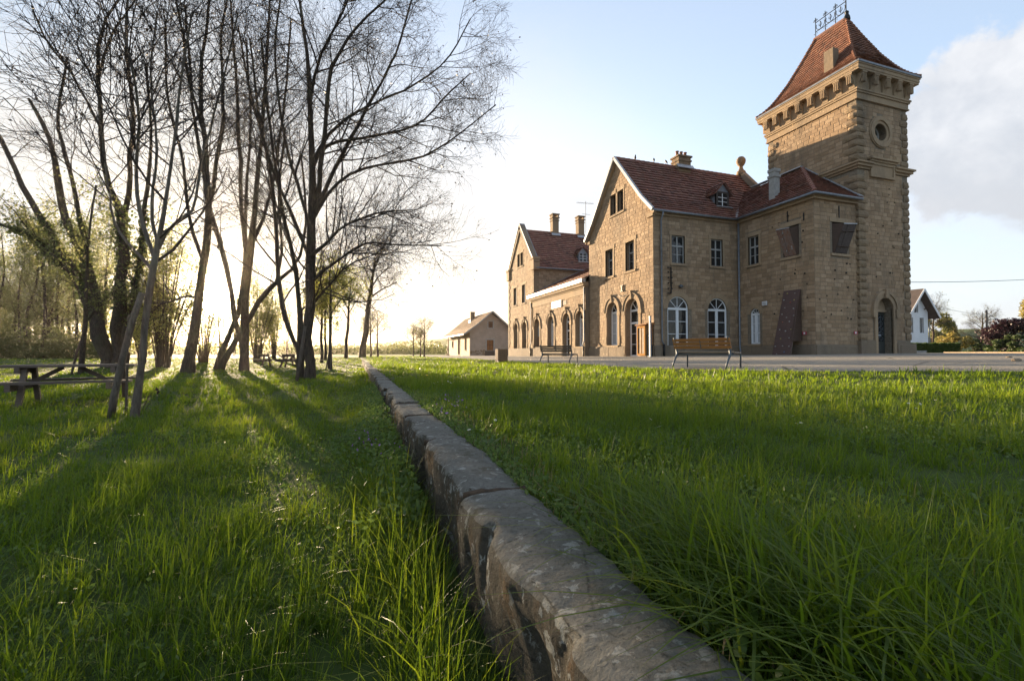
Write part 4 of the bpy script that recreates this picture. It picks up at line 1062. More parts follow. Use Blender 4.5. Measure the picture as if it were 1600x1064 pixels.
ft.box(m, o['uc'] - .42, o['uc'] + .42, o['vc'] - .03, o['vc'] + .03, -.44, -.39); m.build('frame', MATS['frame_grey'], oc)
m = MB(); m.prism([ft.p(o['uc'] + .52 * math.cos(2 * math.pi * i / N), o['vc'] + .52 * math.sin(2 * math.pi * i / N), -.48) for i in range(N)], ft.n * .02); m.build('pane', MATS['glass'], oc)

# ---- single-storey link
LX = 17.42; fc = Fr((LX, 33.1, 0), (0, 1, 0), (-1, 0, 0))
oc_ = [dict(k='arch', u0=42.85 - 33.1, u1=44.45 - 33.1, v0=.8, v1=3.72, sw=.24, rev=.42), dict(k='arch', u0=39.35 - 33.1, u1=40.85 - 33.1, v0=.75, v1=3.72, sw=.24, rev=.42),
       dict(k='arch', u0=35.95 - 33.1, u1=37.45 - 33.1, v0=-.1, v1=3.72, sw=.24, rev=.42, sill=False), dict(k='arch', u0=32.95 + .55 - 33.1, u1=34.45 + .45 - 33.1, v0=.75, v1=3.72, sw=.24, rev=.42)]
wall(fc, 'wall', [(0, -.8), (0, 5.5), (12.2, 5.5), (12.2, -.8)], oc_, (0, 12.2, .72, 4.95))
w = blind_arch(fc, oc_[0]); hood(fc, oc_[0], w, .22)
for i in (1, 3): w = arch_window(fc, oc_[i], glass='glass_curtain'); hood(fc, oc_[i], w, .22)
w = arch_window(fc, oc_[2], door=True); hood(fc, oc_[2], w, .22)
part('wall', 'stone_plinth', (LX, 33.101, -.8, LX + .3, 33.3, 5.5))
m = MB(); fc.box(m, 0, 12.2, 4.95, 5.5, .0, .05); m.build('frieze', MATS['stone_smooth'], ST)
m = MB(); fc.box(m, -.05, 12.2, 5.5, 5.62, -.2, .14); fc.box(m, -.15, 12.2, 5.62, 5.78, -.2, .30); fc.box(m, -.18, 12.2, 5.78, 5.9, -.2, .38); m.build('cornice', MATS['stone_smooth'], ST)
m = MB(); fc.box(m, -.2, 12.2, 5.9, 6.16, .1, .48); m.build('gutter', MATS['zinc_light'], ST)
Ec = [((17.05 + 6.0 * k / 18, 45.3, 6.12 + 2.85 * k / 18), (17.05 + 6.0 * k / 18, 33.1, 6.12 + 2.85 * k / 18)) for k in range(19)]
Ec2 = [((29.05 - 6.0 * k / 18, 45.3, 6.12 + 2.85 * k / 18), (29.05 - 6.0 * k / 18, 33.1, 6.12 + 2.85 * k / 18)) for k in range(19)]
rc = roof([Ec, Ec2], 'tile_main', .25, [[Ec[0], Ec[-1]], [Ec2[0], Ec2[-1]]])
m = MB(); m.bar((17.1, 45.18, 6.25), (23, 45.18, 9.05), .3, .1); m.build('flashing', MATS['zinc'], rc)
part('wall', 'stone_plinth', (28.7, 33.1, -.6, 29.0, 45.3, 6.1))
for y, nm in ((33.22, 0), (45.15, 1)):
    m = MB(); m.tube([(17.3, y, 5.9), (17.33, y, 5.5), (17.34, y, 1.2), (17.2, y, .9), (17.3, y, .6)], .055, 8); m.build('downpipe', MATS['zinc'], ST, smooth=True)
    m = MB(); m.tube([(17.27, y, .65), (17.27, y, -.3)], .07, 8); m.build('pipe_foot', MATS['iron'], ST, smooth=True)
m = MB(); fc.box(m, 37.62 - 33.1, 39.7 - 33.1, 4.35, 4.95, .05, .10); sg = m.build('name_board', MATS['sign_white'], ST); sg['label'] = 'pale blank name board under the eaves'
m = MB(); fc.box(m, 36.6 - 33.1, 37.3 - 33.1, 4.45, 4.85, .035, .045); m.build('paint_patch', MATS['plaster_shed'], ST)

# ---- dormers, chimneys, antenna, wall furniture
def dormer(xc, y0, wood):
    zf = lambda y: float(np.interp(y - y0, [-.3, .95, 4.25], [9.22, 10.42, ZR])); yf = y0 + .92; zb = zf(yf) - .05; h = 1.12; hw = .56
    m = MB(); m.box(xc - hw, yf - .03, zb, xc - hw + .16, yf + .1, zb + h); m.box(xc + hw - .16, yf - .03, zb, xc + hw, yf + .1, zb + h); m.box(xc - hw + .16, yf - .03, zb, xc + hw - .16, yf + .1, zb + .12)
    m.box(xc - hw + .16, yf - .03, zb + h - .12, xc + hw - .16, yf + .1, zb + h)
    dm = m.build('dormer', MATS['frame_dark' if wood else 'zinc'], ST)
    m = MB()
    for s_ in (-1, 1):
        x_ = xc + s_ * hw; yb2 = yf + h / 1.13 + .1
        m.add([(x_, yf, zb), (x_, yf, zb + h), (x_, yb2 + .3, zb + h), (x_ - s_ * .05, yf + .05, zb)], [(0, 1, 2)])
    m.build('cheek', MATS['zinc'], dm)
    m = MB(); m.prism([(xc - hw, yf, zb + h), (xc + hw, yf, zb + h), (xc, yf, zb + h + .62)], (0, .06, 0)); m.build('gable', MATS['zinc'], dm)
    e1 = [((xc - hw - .22 + (hw + .22) * k / 4, yf - .18, zb + h - .2 + .86 * k / 4), (xc - hw - .22 + (hw + .22) * k / 4, yf + 1.9, zb + h - .2 + .86 * k / 4)) for k in range(5)]
    e2 = [((2 * xc - a[0], a[1], a[2]), (2 * xc - b_[0], b_[1], b_[2])) for a, b_ in e1]
    m = MB(); deck(m, [e1[0], e1[-1]]); deck(m, [e2[0], e2[-1]]); tile_rows(m, e1, .25); tile_rows(m, e2, .25); m.build('dormer_roof', MATS['tile_main'], dm)
    m = MB(); m.box(xc - hw + .16, yf + .02, zb + .12, xc + hw - .16, yf + .04, zb + h - .12); m.build('pane', MATS['glass'], dm)
    m = MB(); m.box(xc - .02, yf - .02, zb + .12, xc + .02, yf + .02, zb + h - .12)
    for k in (1, 2): m.box(xc - hw + .16, yf - .015, zb + .12 + (h - .24) * k / 3 - .015, xc + hw - .16, yf + .02, zb + .12 + (h - .24) * k / 3 + .015)
    m.build('glazing_bar', MATS['paint_white'], dm)
    m = MB(); m.bar((xc - hw - .12, yf - .1, zb + .0), (xc + hw + .12, yf - .1, zb + .0), .3, .05); m.build('flashing', MATS['zinc_light'], dm)
dormer(24.1, 24.6, True)
dormer(24.0, 45.3, False)
def chimney(xc, yc, z0, z1, hx, hy, pots, cap):
    m = MB(); m.box(xc - hx, yc - hy, z0, xc + hx, yc + hy, z1); m.box(xc - hx - .06, yc - hy - .06, z1 - .32, xc + hx + .06, yc + hy + .06, z1 - .2)
    m.box(xc - hx - .09, yc - hy - .09, z1, xc + hx + .09, yc + hy + .09, z1 + .12); c = m.build('chimney', MATS['stone_quoin'], ST)
    for i in range(pots):
        m = MB(); m.lathe((xc + (i - (pots - 1) / 2) * (2 * hx / pots), yc, z1 + .12), [(.13, 0), (.10, .05), (.10, .33), (.13, .36), (.13, .42)], 10); m.build('chimney_pot', MATS['tile_tower'], c, smooth=True)
    if cap:
        m = MB(); m.box(xc - hx - .02, yc - hy - .02, z1 + .12, xc - hx + .12, yc + hy + .02, z1 + .4); m.box(xc + hx - .12, yc - hy - .02, z1 + .12, xc + hx + .02, yc + hy + .02, z1 + .4); m.box(xc - hx - .1, yc - hy - .1, z1 + .4, xc + hx + .1, yc + hy + .1, z1 + .52); m.build('chimney_cap', MATS['stone_quoin'], c)
    m = MB(); m.bar((xc, yc - hy - .2, z0 + .55), (xc, yc - hy, z0 + .85), 2 * hx + .35, .05, up=(0, 0, 1)); m.build('flashing', MATS['zinc_light'], c)
chimney(23.28, 28.75, 13.5, 14.95, .55, .4, 3, False)
chimney(21.97, 49.45, 13.3, 15.95, .38, .38, 0, True)
chimney(25.3, 49.45, 13.3, 16.0, .38, .38, 0, True)
m = MB(); m.tube([(26.1, 49.5, 13.5), (26.1, 49.5, 18.5)], .03, 6); m.tube([(24.9, 49.5, 18.2), (27.2, 49.5, 18.3)], .022, 5)
for i in range(7): m.tube([(25.0 + .32 * i, 49.2, 18.22 + .01 * i), (25.0 + .32 * i, 49.8, 18.22 + .01 * i)], .014, 4)
m.tube([(25.6, 49.5, 16.9), (26.7, 49.5, 16.9)], .02, 5); m.build('antenna', MATS['iron_grey'], ST)
fs = Fr((XF, 24.6, 0), (1, 0, 0), (0, -1, 0))
m = MB(); fs.box(m, 18.92 - XF, 18.98 - XF, 4.0, 5.7, .1, .16); fs.box(m, 18.70 - XF, 18.98 - XF, 5.64, 5.7, .1, .16); fs.box(m, 18.70 - XF, 18.98 - XF, 4.0, 4.06, .1, .16)
for k in range(4):
    for du in (.12, -.14): fs.box(m, 18.95 + du - .03 - XF, 18.95 + du + .03 - XF, 4.3 + k * .35, 4.38 + k * .35, .02, .1)
m.build('sign_bracket', MATS['iron'], ST)
m = MB(); m.lathe((19.72, 24.47, 4.5), [(.02, -.1), (.12, -.07), (.15, 0), (.12, .07), (.02, .1)], 10); m.tube([(19.72, 24.57, 4.6), (19.72, 24.45, 4.6)], .04, 6); m.build('wall_lamp', MATS['iron_grey'], ST, smooth=True)
ff = Fr((XF, 24.6, 0), (0, 1, 0), (-1, 0, 0))
m = MB(); ff.box(m, 3.55, 3.62, 4.55, 5.0, .03, .1); ff.box(m, 3.45, 3.72, 4.95, 5.0, .03, .1); ff.box(m, 3.45, 3.72, 4.55, 4.6, .03, .1); m.build('wall_anchor', MATS['iron'], ST)
tubes('cable', 'iron', [[(XF - .04, 28.7, 4.35), (XF - .05, 28.3, 4.2), (XF - .05, 27.6, 4.25), (XF - .04, 27.2, 4.32)]], .02, 5)
for fr0, u, v in ((fa, 19.75 - 19.1, 1.38), (fb_, 27.6 - 24.5, 1.42)):
    m = MB(); fr0.box(m, u - .14, u + .14, v - .09, v + .09, .045, .06); e_ = m.build('marker_plate', MATS['enamel_red'], ST); m = MB(); fr0.box(m, u - .05, u + .05, v - .05, v + .05, .06, .065); m.build('marker_spot', MATS['paint_white'], e_)
# putlog holes and shell scars: near-black discs, the holes' shade put into their colour
def pits(fr, spots, wallname):
    m = MB()
    for u, v in spots:
        r_ = random.uniform(.028, .058); m.lathe(fr.p(u, v, .035), [(r_, -.02), (r_ * .9, .012), (0, .004)], 7, axis=0 if abs(fr.n.x) > .5 else 1)
    m.build('hole_shade_discs', MATS['hole_shade'], ST, kind='stuff')
pits(fa, [(random.uniform(.2, 3.2), random.uniform(1, 8.6)) for _ in range(20)], '')
pits(fb_, [(random.uniform(.2, 3.2), random.uniform(1, 5.6)) for _ in range(18)], '')
pits(ft, [(random.uniform(.9, 3.6), random.uniform(4.2, 10.5)) for _ in range(14)], '')
m = MB(); 
for fr0, u, v0, v1 in ((fa, 20.75 - 19.1, 8.1, 8.75), (fa, 19.7 - 19.1, 7.9, 8.35), (fb_, 1.95, 8.05, 8.75)): fr0.box(m, u - .03, u + .03, v0, v1, .02, .05)
m.build('tie_bar', MATS['iron'], ST)
# birds on the ridge
for (bx, lab) in ((19.3, 'dark bird perched on the station ridge nearest the gable tip'), (20.9, 'dark bird perched on the station ridge, middle of three'), (21.95, 'dark bird perched on the station ridge nearest the chimney')):
    m = MB(); m.lathe((0, 0, .16), [(0, -.2), (.03, -.17), (.035, -.08), (.07, 0), (.08, .08), (.06, .15), (.045, .18), (.055, .22), (.045, .27), (.012, .29), (0, .33)], 8, axis=0)
    m.tube([(.02, .02, .12), (.02, .02, 0)], .008, 4); m.tube([(.02, -.02, .12), (.02, -.02, 0)], .008, 4)
    o = tag(m.build('bird', MATS['bird'], smooth=True), lab, 'bird', 'birds on the station roof'); o.location = (bx, 28.85, ZR + .12); o.rotation_euler = (0, R(-50), R(random.uniform(0, 360)))
# ---------------------------------------------------------------- goods shed
random.seed(21)
SH = tag(empty('goods_shed', (19.8, 77, -.3)), 'small old plastered goods shed with shallow tiled roof beyond the station', 'shed')
sx0, sx1, sy0, sy1 = 16.3, 23.2, 68.4, 85.9; se = 3.55; sr_ = 6.45; sc = (sx0 + sx1) / 2
fg = Fr((sx0, sy0, 0), (1, 0, 0), (0, -1, 0)); fw = Fr((sx0, sy0, 0), (0, 1, 0), (-1, 0, 0))
def hwall(root, fr, outl, ops, mat, name='wall'):
    loops = [[Vector((u, v, 0)) for u, v in outl]] + [[Vector((u, v, 0)) for u, v in ((a, c), (a, d), (b_, d), (b_, c))] for a, b_, c, d in ops]
    m = MB(); fl_ = [p for l in loops for p in l]; m.add([fr.p(p.x, p.y, 0) for p in fl_], [tuple(t) for t in tessellate_polygon(loops)], .5)
    for a, b_, c, d in ops:
        l = [(a, c), (a, d), (b_, d), (b_, c)]; m.add([fr.p(u, v, 0) for u, v in l] + [fr.p(u, v, -.25) for u, v in l], [(i, (i + 1) % 4, 4 + (i + 1) % 4, 4 + i) for i in range(4)], .5)
    return m.build(name, MATS[mat], root)
hw_ = sx1 - sx0
hwall(SH, fg, [(0, -.8), (0, se), (hw_ / 2, sr_ - .1), (hw_, se), (hw_, -.8)], [(2.7, 3.75, .55, 2.15), (2.95, 3.65, 4.05, 5.0)], 'plaster_shed')
hwall(SH, fw, [(0, -.8), (0, se), (17.5, se), (17.5, -.8)], [(2.2, 3.3, .6, 2.5), (7.0, 8.4, -.1, 2.4), (12.5, 13.6, 1.1, 2.2)], 'rubble_shed')
hwall(SH, Fr((sx1, sy0, 0), (0, 1, 0), (1, 0, 0)), [(0, -.8), (0, se), (17.5, se), (17.5, -.8)], [], 'plaster_shed')
hwall(SH, Fr((sx0, sy1, 0), (1, 0, 0), (0, 1, 0)), [(0, -.8), (0, se), (hw_ / 2, sr_ - .1), (hw_, se), (hw_, -.8)], [], 'plaster_shed')
for fr0, a, b_, c, d, nm, mt in ((fg, 2.7, 3.75, .55, 2.15, 'loading_hatch', 'rust'), (fg, 2.95, 3.65, 4.05, 5.0, 'window_board', 'shutter_wood'), (fw, 2.2, 3.3, .6, 2.5, 'window', 'glass'), (fw, 7.0, 8.4, -.1, 2.4, 'door', 'dark_board'), (fw, 12.5, 13.6, 1.1, 2.2, 'window', 'shutter_wood')):
    m = MB(); fr0.box(m, a, b_, c, d, -.2, -.15); p_ = m.build(nm, MATS[mt], SH)
    m = MB()
    for q in ((a - .2, a, c - .2, d + .2), (b_, b_ + .2, c - .2, d + .2), (a, b_, d, d + .2), (a, b_, c - .2, c)): fr0.box(m, *q, -.02, .04)
    m.build('frame', MATS['stone_smooth'] if fr0 is fw else MATS['concrete'], p_)
    m = MB(); fr0.box(m, (a + b_) / 2 - .03, (a + b_) / 2 + .03, c, d, -.15, -.12); fr0.box(m, a, b_, (c + d) / 2 - .03, (c + d) / 2 + .03, -.15, -.12); m.build('batten', MATS['brown_side'], p_)
m = MB()
for i in range(9): fg.box(m, 2.4 + i * .17, 2.53 + i * .17, -.3, .5, .02, .08)
m.build('plank_apron', MATS['dark_board'], SH)
m = MB()                                     # rubble at the foot where plaster fell
for i in range(60):
    u = random.uniform(0, 2.3) if i < 30 else random.uniform(4.2, 6.8); v = random.uniform(-.3, .55) * (1 - .3 * random.random()); fg.box(m, u, u + random.uniform(.15, .35), v, v + random.uniform(.1, .2), -.02, .035)
m.build('rubble_stones', MATS['stone_quoin'], SH, kind='stuff')
m = MB(); z = -.3
while z < se - .2: h = random.uniform(.3, .5); l_ = random.uniform(.25, .55); fw.box(m, 17.5 - l_, 17.6, z, z + h - .02, -.05, .1 + .3 * max(0, 1 - (z + .3) / 2.2) * random.random()); z += h
m.build('corner_stones', MATS['stone_smooth'], SH)
eo, go = 1.15, .7
e1 = [((sx0 - eo + (hw_ / 2 + eo) * k / 14, sy0 - go, se - .62 + (sr_ + .12 - se + .62) * (k / 14) ** 1.12), (sx0 - eo + (hw_ / 2 + eo) * k / 14, sy1 + go, se - .62 + (sr_ + .12 - se + .62) * (k / 14) ** 1.12)) for k in range(15)]
e2 = [((2 * sc - a[0], a[1], a[2]), (2 * sc - b_[0], b_[1], b_[2])) for a, b_ in e1]
m = MB(); deck(m, e1[::7], .12); deck(m, e2[::7], .12); r_ = m.build('roof', MATS['bin_wood'], SH)
m = MB(); tile_rows(m, e1, .32); tile_rows(m, e2, .32); m.build('roof_tiles', MATS['tile_shed'], r_, kind='stuff')
m = MB()
for e in (e1, e2): m.bar(Vector(e[0][0]) + Vector((0, -.02, -.06)), Vector(e[7][0]) + Vector((0, -.02, -.06)), .06, .22); m.bar(Vector(e[7][0]) + Vector((0, -.02, -.06)), Vector(e[-1][0]) + Vector((0, -.02, -.06)), .06, .22)
m.build('verge_board', MATS['frame_grey'], r_)
m = MB(); m.tube([(sx0 - eo, sy0 - go, se - .6), (sx0 - eo, sy1 + go, se - .62)], .08, 6); m.tube([(sx0 - eo, sy1 + .2, se - .65), (sx0 - .1, sy1 - .1, se - 1.0)], .05, 6); m.build('gutter', MATS['zinc_light'], SH)
m = MB(); m.box(18.45, 76.6, 5.0, 19.15, 77.3, 7.0); m.box(18.38, 76.53, 7.0, 19.22, 77.37, 7.15); c_ = m.build('chimney', MATS['stone_quoin'], SH)
m = MB(); m.box(18.3, 76.45, 5.0, 19.3, 77.45, 5.65); m.build('flashing', MATS['zinc_light'], c_)

# ---------------------------------------------------------------- white house, hedge, low wall, lamp pole at the right
hp = at(1433, 550, 57)
HS = tag(empty('white_house', (float(hp[0]), float(hp[1]), .1), R(2)), 'tall white rendered house with dark overhanging gable roof right of the tower', 'house')
fh_ = Fr((-2.3, 0, 0), (1, 0, 0), (0, -1, 0))
def lwall(fr, outl, ops, mat):
    o = hwall(HS, fr, outl, ops, mat); return o
_old = root_loc
def root_loc(p): return Vector((0, 0, 0))       # the house is built in its own frame
lwall(fh_, [(0, -1), (0, 5.2), (2.3, 7.7), (4.6, 5.2), (4.6, -1)], [(1.95, 2.55, 5.1, 6.5), (.9, 1.5, 2.6, 4.4), (3.0, 3.6, 2.6, 4.4), (.9, 1.5, .3, 1.2), (3.0, 3.6, .3, 1.2)], 'plaster_white')
lwall(Fr((-2.3, 0, 0), (0, 1, 0), (-1, 0, 0)), [(0, -1), (0, 5.2), (9, 5.2), (9, -1)], [], 'plaster_white'); lwall(Fr((2.3, 0, 0), (0, 1, 0), (1, 0, 0)), [(0, -1), (0, 5.2), (9, 5.2), (9, -1)], [], 'plaster_white')
lwall(Fr((-2.3, 9, 0), (1, 0, 0), (0, 1, 0)), [(0, -1), (0, 5.2), (2.3, 7.7), (4.6, 5.2), (4.6, -1)], [], 'plaster_white')
for a, b_, c, d in [(1.95, 2.55, 5.1, 6.5), (.9, 1.5, 2.6, 4.4), (3.0, 3.6, 2.6, 4.4), (.9, 1.5, .3, 1.2), (3.0, 3.6, .3, 1.2)]:
    m = MB(); fh_.box(m, a, b_, c, d, -.2, -.16); w = m.build('window', MATS['glass'], HS)
    m = MB(); fh_.box(m, a - .07, a, c - .05, d + .07, -.02, .04); fh_.box(m, b_, b_ + .07, c - .05, d + .07, -.02, .04); fh_.box(m, a, b_, d, d + .07, -.02, .04); fh_.box(m, (a + b_) / 2 - .03, (a + b_) / 2 + .03, c, d, -.16, -.12); m.build('frame', MATS['frame_grey'], w)
m = MB()
for s_ in (-1, 1):
    m.hexa([(s_ * 3.1, -.9, 4.35), (0, -.9, 7.75), (0, 9.5, 7.75), (s_ * 3.1, 9.5, 4.35), (s_ * 3.1, -.9, 4.55), (0, -.9, 7.97), (0, 9.5, 7.97), (s_ * 3.1, 9.5, 4.55)])
r_ = m.build('roof', MATS['roof_far'], HS)
m = MB()
for s_ in (-1, 1): m.bar((s_ * 3.12, -.93, 4.42), (0, -.93, 7.85), .06, .26)
m.build('verge_board', MATS['paint_white'], r_)
m = MB(); m.tube([(3.0, -.6, 4.4), (2.4, -.1, 3.9), (2.4, -.1, -.2)], .05, 6); m.build('downpipe', MATS['frame_grey'], HS)
m = MB()
for s_ in (-1, 1): m.bar((s_ * 1.5, -.05, 5.5), (s_ * 1.5, -.85, 6.1), .1, .1)
m.build('eaves_bracket', MATS['brown_side'], HS)
root_loc = _old

def leaf_cards(centers, size, seed, elong=1.6, up=.0):
    """one four-cornered leaf per centre, randomly turned"""
    r = np.random.RandomState(seed); n = len(centers); s = size * r.uniform(.6, 1.35, n)[:, None]
    a = r.normal(size=(n, 3)); a /= np.linalg.norm(a, axis=1)[:, None]; b_ = r.normal(size=(n, 3)); b_ -= a * (a * b_).sum(1)[:, None]; b_ /= np.linalg.norm(b_, axis=1)[:, None]
    a *= s * elong * .5; b_ *= s * .5
    v = np.stack([centers - a, centers + b_ * .9 - a * .1, centers + a, centers - b_ * .9 - a * .1], 1).reshape(-1, 3)
    q = np.arange(n * 4).reshape(-1, 4); t = np.repeat(r.rand(n), 4); return v, q, t
def leaf_obj(name, centers, size, seed, mat, parent=None, kind=None):
    off = np.array(root_loc(parent)) if parent is not None else 0
    v, q, t = leaf_cards(np.asarray(centers), size, seed); o = link(name, mesh_arrays(name, v - off, quads=q, tint=t, smooth=False), MATS[mat], parent)
    if kind: o['kind'] = kind
    return o
# clipped hedge
ha, hb = np.array(at(1421, 551, 43)), np.array(at(1501, 551, 43)); rs = np.random.RandomState(3)
hl = np.linalg.norm((hb - ha)[:2]); hd = (hb - ha) / hl; hn = np.array([-hd[1], hd[0], 0])
HG = tag(empty('clipped_hedge', tuple((ha + hb) / 2 * [1, 1, 0])), 'low clipped green hedge beside the tower foot', 'hedge')
n = 16000; p = rs.rand(n, 3); face = rs.rand(n)
p[:, 2] = np.where(face < .35, 1 - .05 * rs.rand(n), p[:, 2]); p[:, 1] = np.where(face > .5, .06 * rs.rand(n), p[:, 1])
c = ha + hd * (p[:, :1] * hl) + hn * (p[:, 1:2] * 1.0); c[:, 2] = .1 + p[:, 2] * (.98 + .05 * np.sin(p[:, 0] * 40)) + rs.normal(size=n) * .02
leaf_obj('foliage', c, .085, 4, 'leaf_hedge', HG)
m = MB(); q = ha + hn * .5
for i in range(12): s_ = ha + hd * hl * (i + .5) / 12 + hn * .5; m.tube([(s_[0], s_[1], 0), (s_[0] + .05, s_[1], .8)], .03, 5)
m.build('stems', MATS['twig'], HG)
m = MB(); q = np.array(at(1436, 552, 39)); m.bar(q + RGT * -.45 + [0, 0, .02], q + RGT * .45 + [0, 0, .02], .4, .3); m.bar(q + RGT * -.48 + [0, 0, .19], q + RGT * .48 + [0, 0, .19], .44, .06)
tag(m.build('planter_trough', MATS['concrete']), 'small pale concrete trough in front of the clipped hedge', 'planter')
LW = tag(empty('low_wall', (44, 22, 0)), 'long low grey wall at the right edge of the forecourt', 'wall')
a_, b2 = np.array(at(1478, 555, 41)), np.array(at(1640, 557, 27)); nb_ = 11
for i in range(nb_):
    p0 = a_ + (b2 - a_) * i / nb_; p1 = a_ + (b2 - a_) * (i + .985) / nb_; z_ = .02
    m = MB(); m.bar((p0[0], p0[1], z_ + .05), (p1[0], p1[1], z_ + .05), .3, .34); m.build('wall_block', MATS['stone_plinth'], LW)
    m = MB(); m.bar((p0[0], p0[1], z_ + .255), (p1[0], p1[1], z_ + .255), .4, .06); m.build('coping_stone', MATS['stone_plinth'], LW)
pp = np.array(at(1543, 553, 70)); PO = tag(empty('street_lamp', (float(pp[0]), float(pp[1]), 0)), 'tall timber lamp pole with angled arm on the right', 'street lamp')
m = MB(); m.tube([(pp[0], pp[1], -.3), (pp[0], pp[1], 6.7)], [.17, .12], 10); m.build('pole', MATS['pole_wood'], PO, smooth=True)
m = MB(); e_ = pp + RGT * 1.5; m.tube([(pp[0], pp[1], 6.3), (e_[0], e_[1], 5.1 + .2)], .03, 6); m.tube([(pp[0], pp[1], 5.2), (e_[0], e_[1], 5.35)], .035, 6); m.build('arm', MATS['iron_grey'], PO)
m = MB(); m.lathe((e_[0], e_[1], 5.28), [(.05, .12), (.22, .05), (.25, -.02), (.12, -.08)], 10); m.build('lamp_head', MATS['zinc_light'], PO, smooth=True)
def wire(px0, py0, d0, px1, py1, d1, sag, lab):
    a_, b_ = np.array(at(px0, py0, d0)), np.array(at(px1, py1, d1)); m = MB()
    m.tube([tuple(a_ + (b_ - a_) * t - np.array([0, 0, sag * 4 * t * (1 - t)])) for t in np.linspace(0, 1, 16)], .022, 4)
    tag(m.build('overhead_wire', MATS['iron_grey']), lab, 'wire')
wire(1412, 441, 33, 1680, 432, 45, .15, 'single overhead cable running from the tower wall to the right')
wire(1437, 470, 57, 1543, 492, 70, .35, 'thin cable sagging between the white house and the lamp pole')
# loose stones on the forecourt
for i, (px, py, s_, lab) in enumerate(((1577, 560, .07, 'dark loose stone on the forecourt, farther one by the low wall'), (1588, 565, .09, 'dark loose stone on the forecourt, nearer one at the right'))):
    q, d_ = on_ground(px, py); bm = bmesh.new(); bmesh.ops.create_icosphere(bm, subdivisions=2, radius=1)
    for v in bm.verts: v.co = Vector((v.co.x * s_ * 1.3, v.co.y * s_, v.co.z * s_ * .6)) * random.uniform(.82, 1.1)
    me = bpy.data.meshes.new('loose_stone'); bm.to_mesh(me); bm.free()
    o = tag(link('loose_stone', me, MATS['stone_plinth']), lab, 'stone', 'loose stones'); o.location = (q[0], q[1], q[2] + s_ * .35)

# ---------------------------------------------------------------- benches (x along the seat, +y the way it faces)
def make_bench(back_mat, seat_mat):
    t = empty('park_bench'); L = 1.75
    for s_ in (-1, 1):
        x = s_ * (L / 2 - .06); m = MB()
        m.tube([(x, -.33, .0), (x, -.24, .18), (x, -.14, .33), (x, -.09, .42), (x, -.14, .6), (x, -.22, .82), (x, -.24, .86)], [.022, .026, .032, .036, .03, .026, .03], 7)
        m.tube([(x, -.12, .36), (x, .08, .43), (x, .28, .43), (x, .38, .40), (x, .40, .30), (x, .40, .0)], [.028, .03, .03, .03, .026, .02], 7)
        m.build('leg', MATS['iron_grey'], t, local=True, smooth=True)
    m = MB(); m.tube([(-L / 2, -.02, .39), (L / 2, -.02, .39)], .018, 6); m.build('stretcher', MATS['iron_grey'], t, local=True)
    m = MB(); m.tube([(0, -.15, .56), (0, -.225, .82)], .02, 6); m.build('back_bracket', MATS['iron_grey'], t, local=True)
    for k in range(3):
        y, z = -.135 - .032 * k, .58 + .102 * k; m = MB()
        m.hexa([(-L/2, y - .02, z - .04), (L/2, y - .02, z - .04), (L/2, y + .012, z - .035), (-L/2, y + .012, z - .035), (-L/2, y - .045, z + .04), (L/2, y - .045, z + .04), (L/2, y - .013, z + .045), (-L/2, y - .013, z + .045)])
        m.build('back_slat', MATS[back_mat], t, local=True)
    for k in range(4):
        m = MB(); y = -.06 + k * .115; z = .445 + .012 * (k == 0) - .004 * k; m.box(-L/2, y - .05, z - .016, L/2, y + .05, z + .016); m.build('seat_slat', MATS[seat_mat], t, local=True)
    return t
def put(o, px0, py0, px1, py1, depth_is_ground=True):
    q0, _ = on_ground(px0, py0); q1, _ = on_ground(px1, py1); return q0, q1
bn = tag(make_bench('bench_wood', 'bench_seat_wood'), 'orange-slatted park bench with dark metal legs nearest the camera', 'bench', 'park benches on the forecourt')
bn.location = (9.62, 10.95, float(ground(9.6, 11)) + .02); bn.rotation_euler = (0, 0, R(-74)); bn.scale = (1.04, 1.04, 1.04)
bf = tag(make_bench('picnic_wood', 'bench_seat_wood'), 'dark park bench farther off in front of the arched doors', 'bench', 'park benches on the forecourt')
bf.location = (8.9, 19.7, float(ground(8.9, 19.7)) + .0); bf.rotation_euler = (0, 0, R(-58))
# litter bin of upright boards
q = np.array([7.65, 24.5, float(ground(7.65, 24.5))]); bi = tag(empty('litter_bin', tuple(q)), 'square litter bin of upright brown boards on the grass edge', 'bin')
for k in range(4):
    for j in range(4):
        m = MB(); x0_ = -.27 + .135 * j + .006; m.box(x0_, -.28, .05, x0_ + .122, -.25, .72 + .01 * random.random()); o = m.build('board', MATS['bin_wood'], bi, local=True); o.rotation_euler = (0, 0, k * math.pi / 2)
m = MB(); m.box(-.24, -.24, .02, .24, .24, .62); m.build('liner', MATS['iron'], bi, local=True)
for sx_ in (-1, 1):
    for sy_ in (-1, 1): m = MB(); m.box(sx_ * .245 - .03, sy_ * .245 - .03, -.1, sx_ * .245 + .03, sy_ * .245 + .03, .6); m.build('leg', MATS['iron'], bi, local=True)

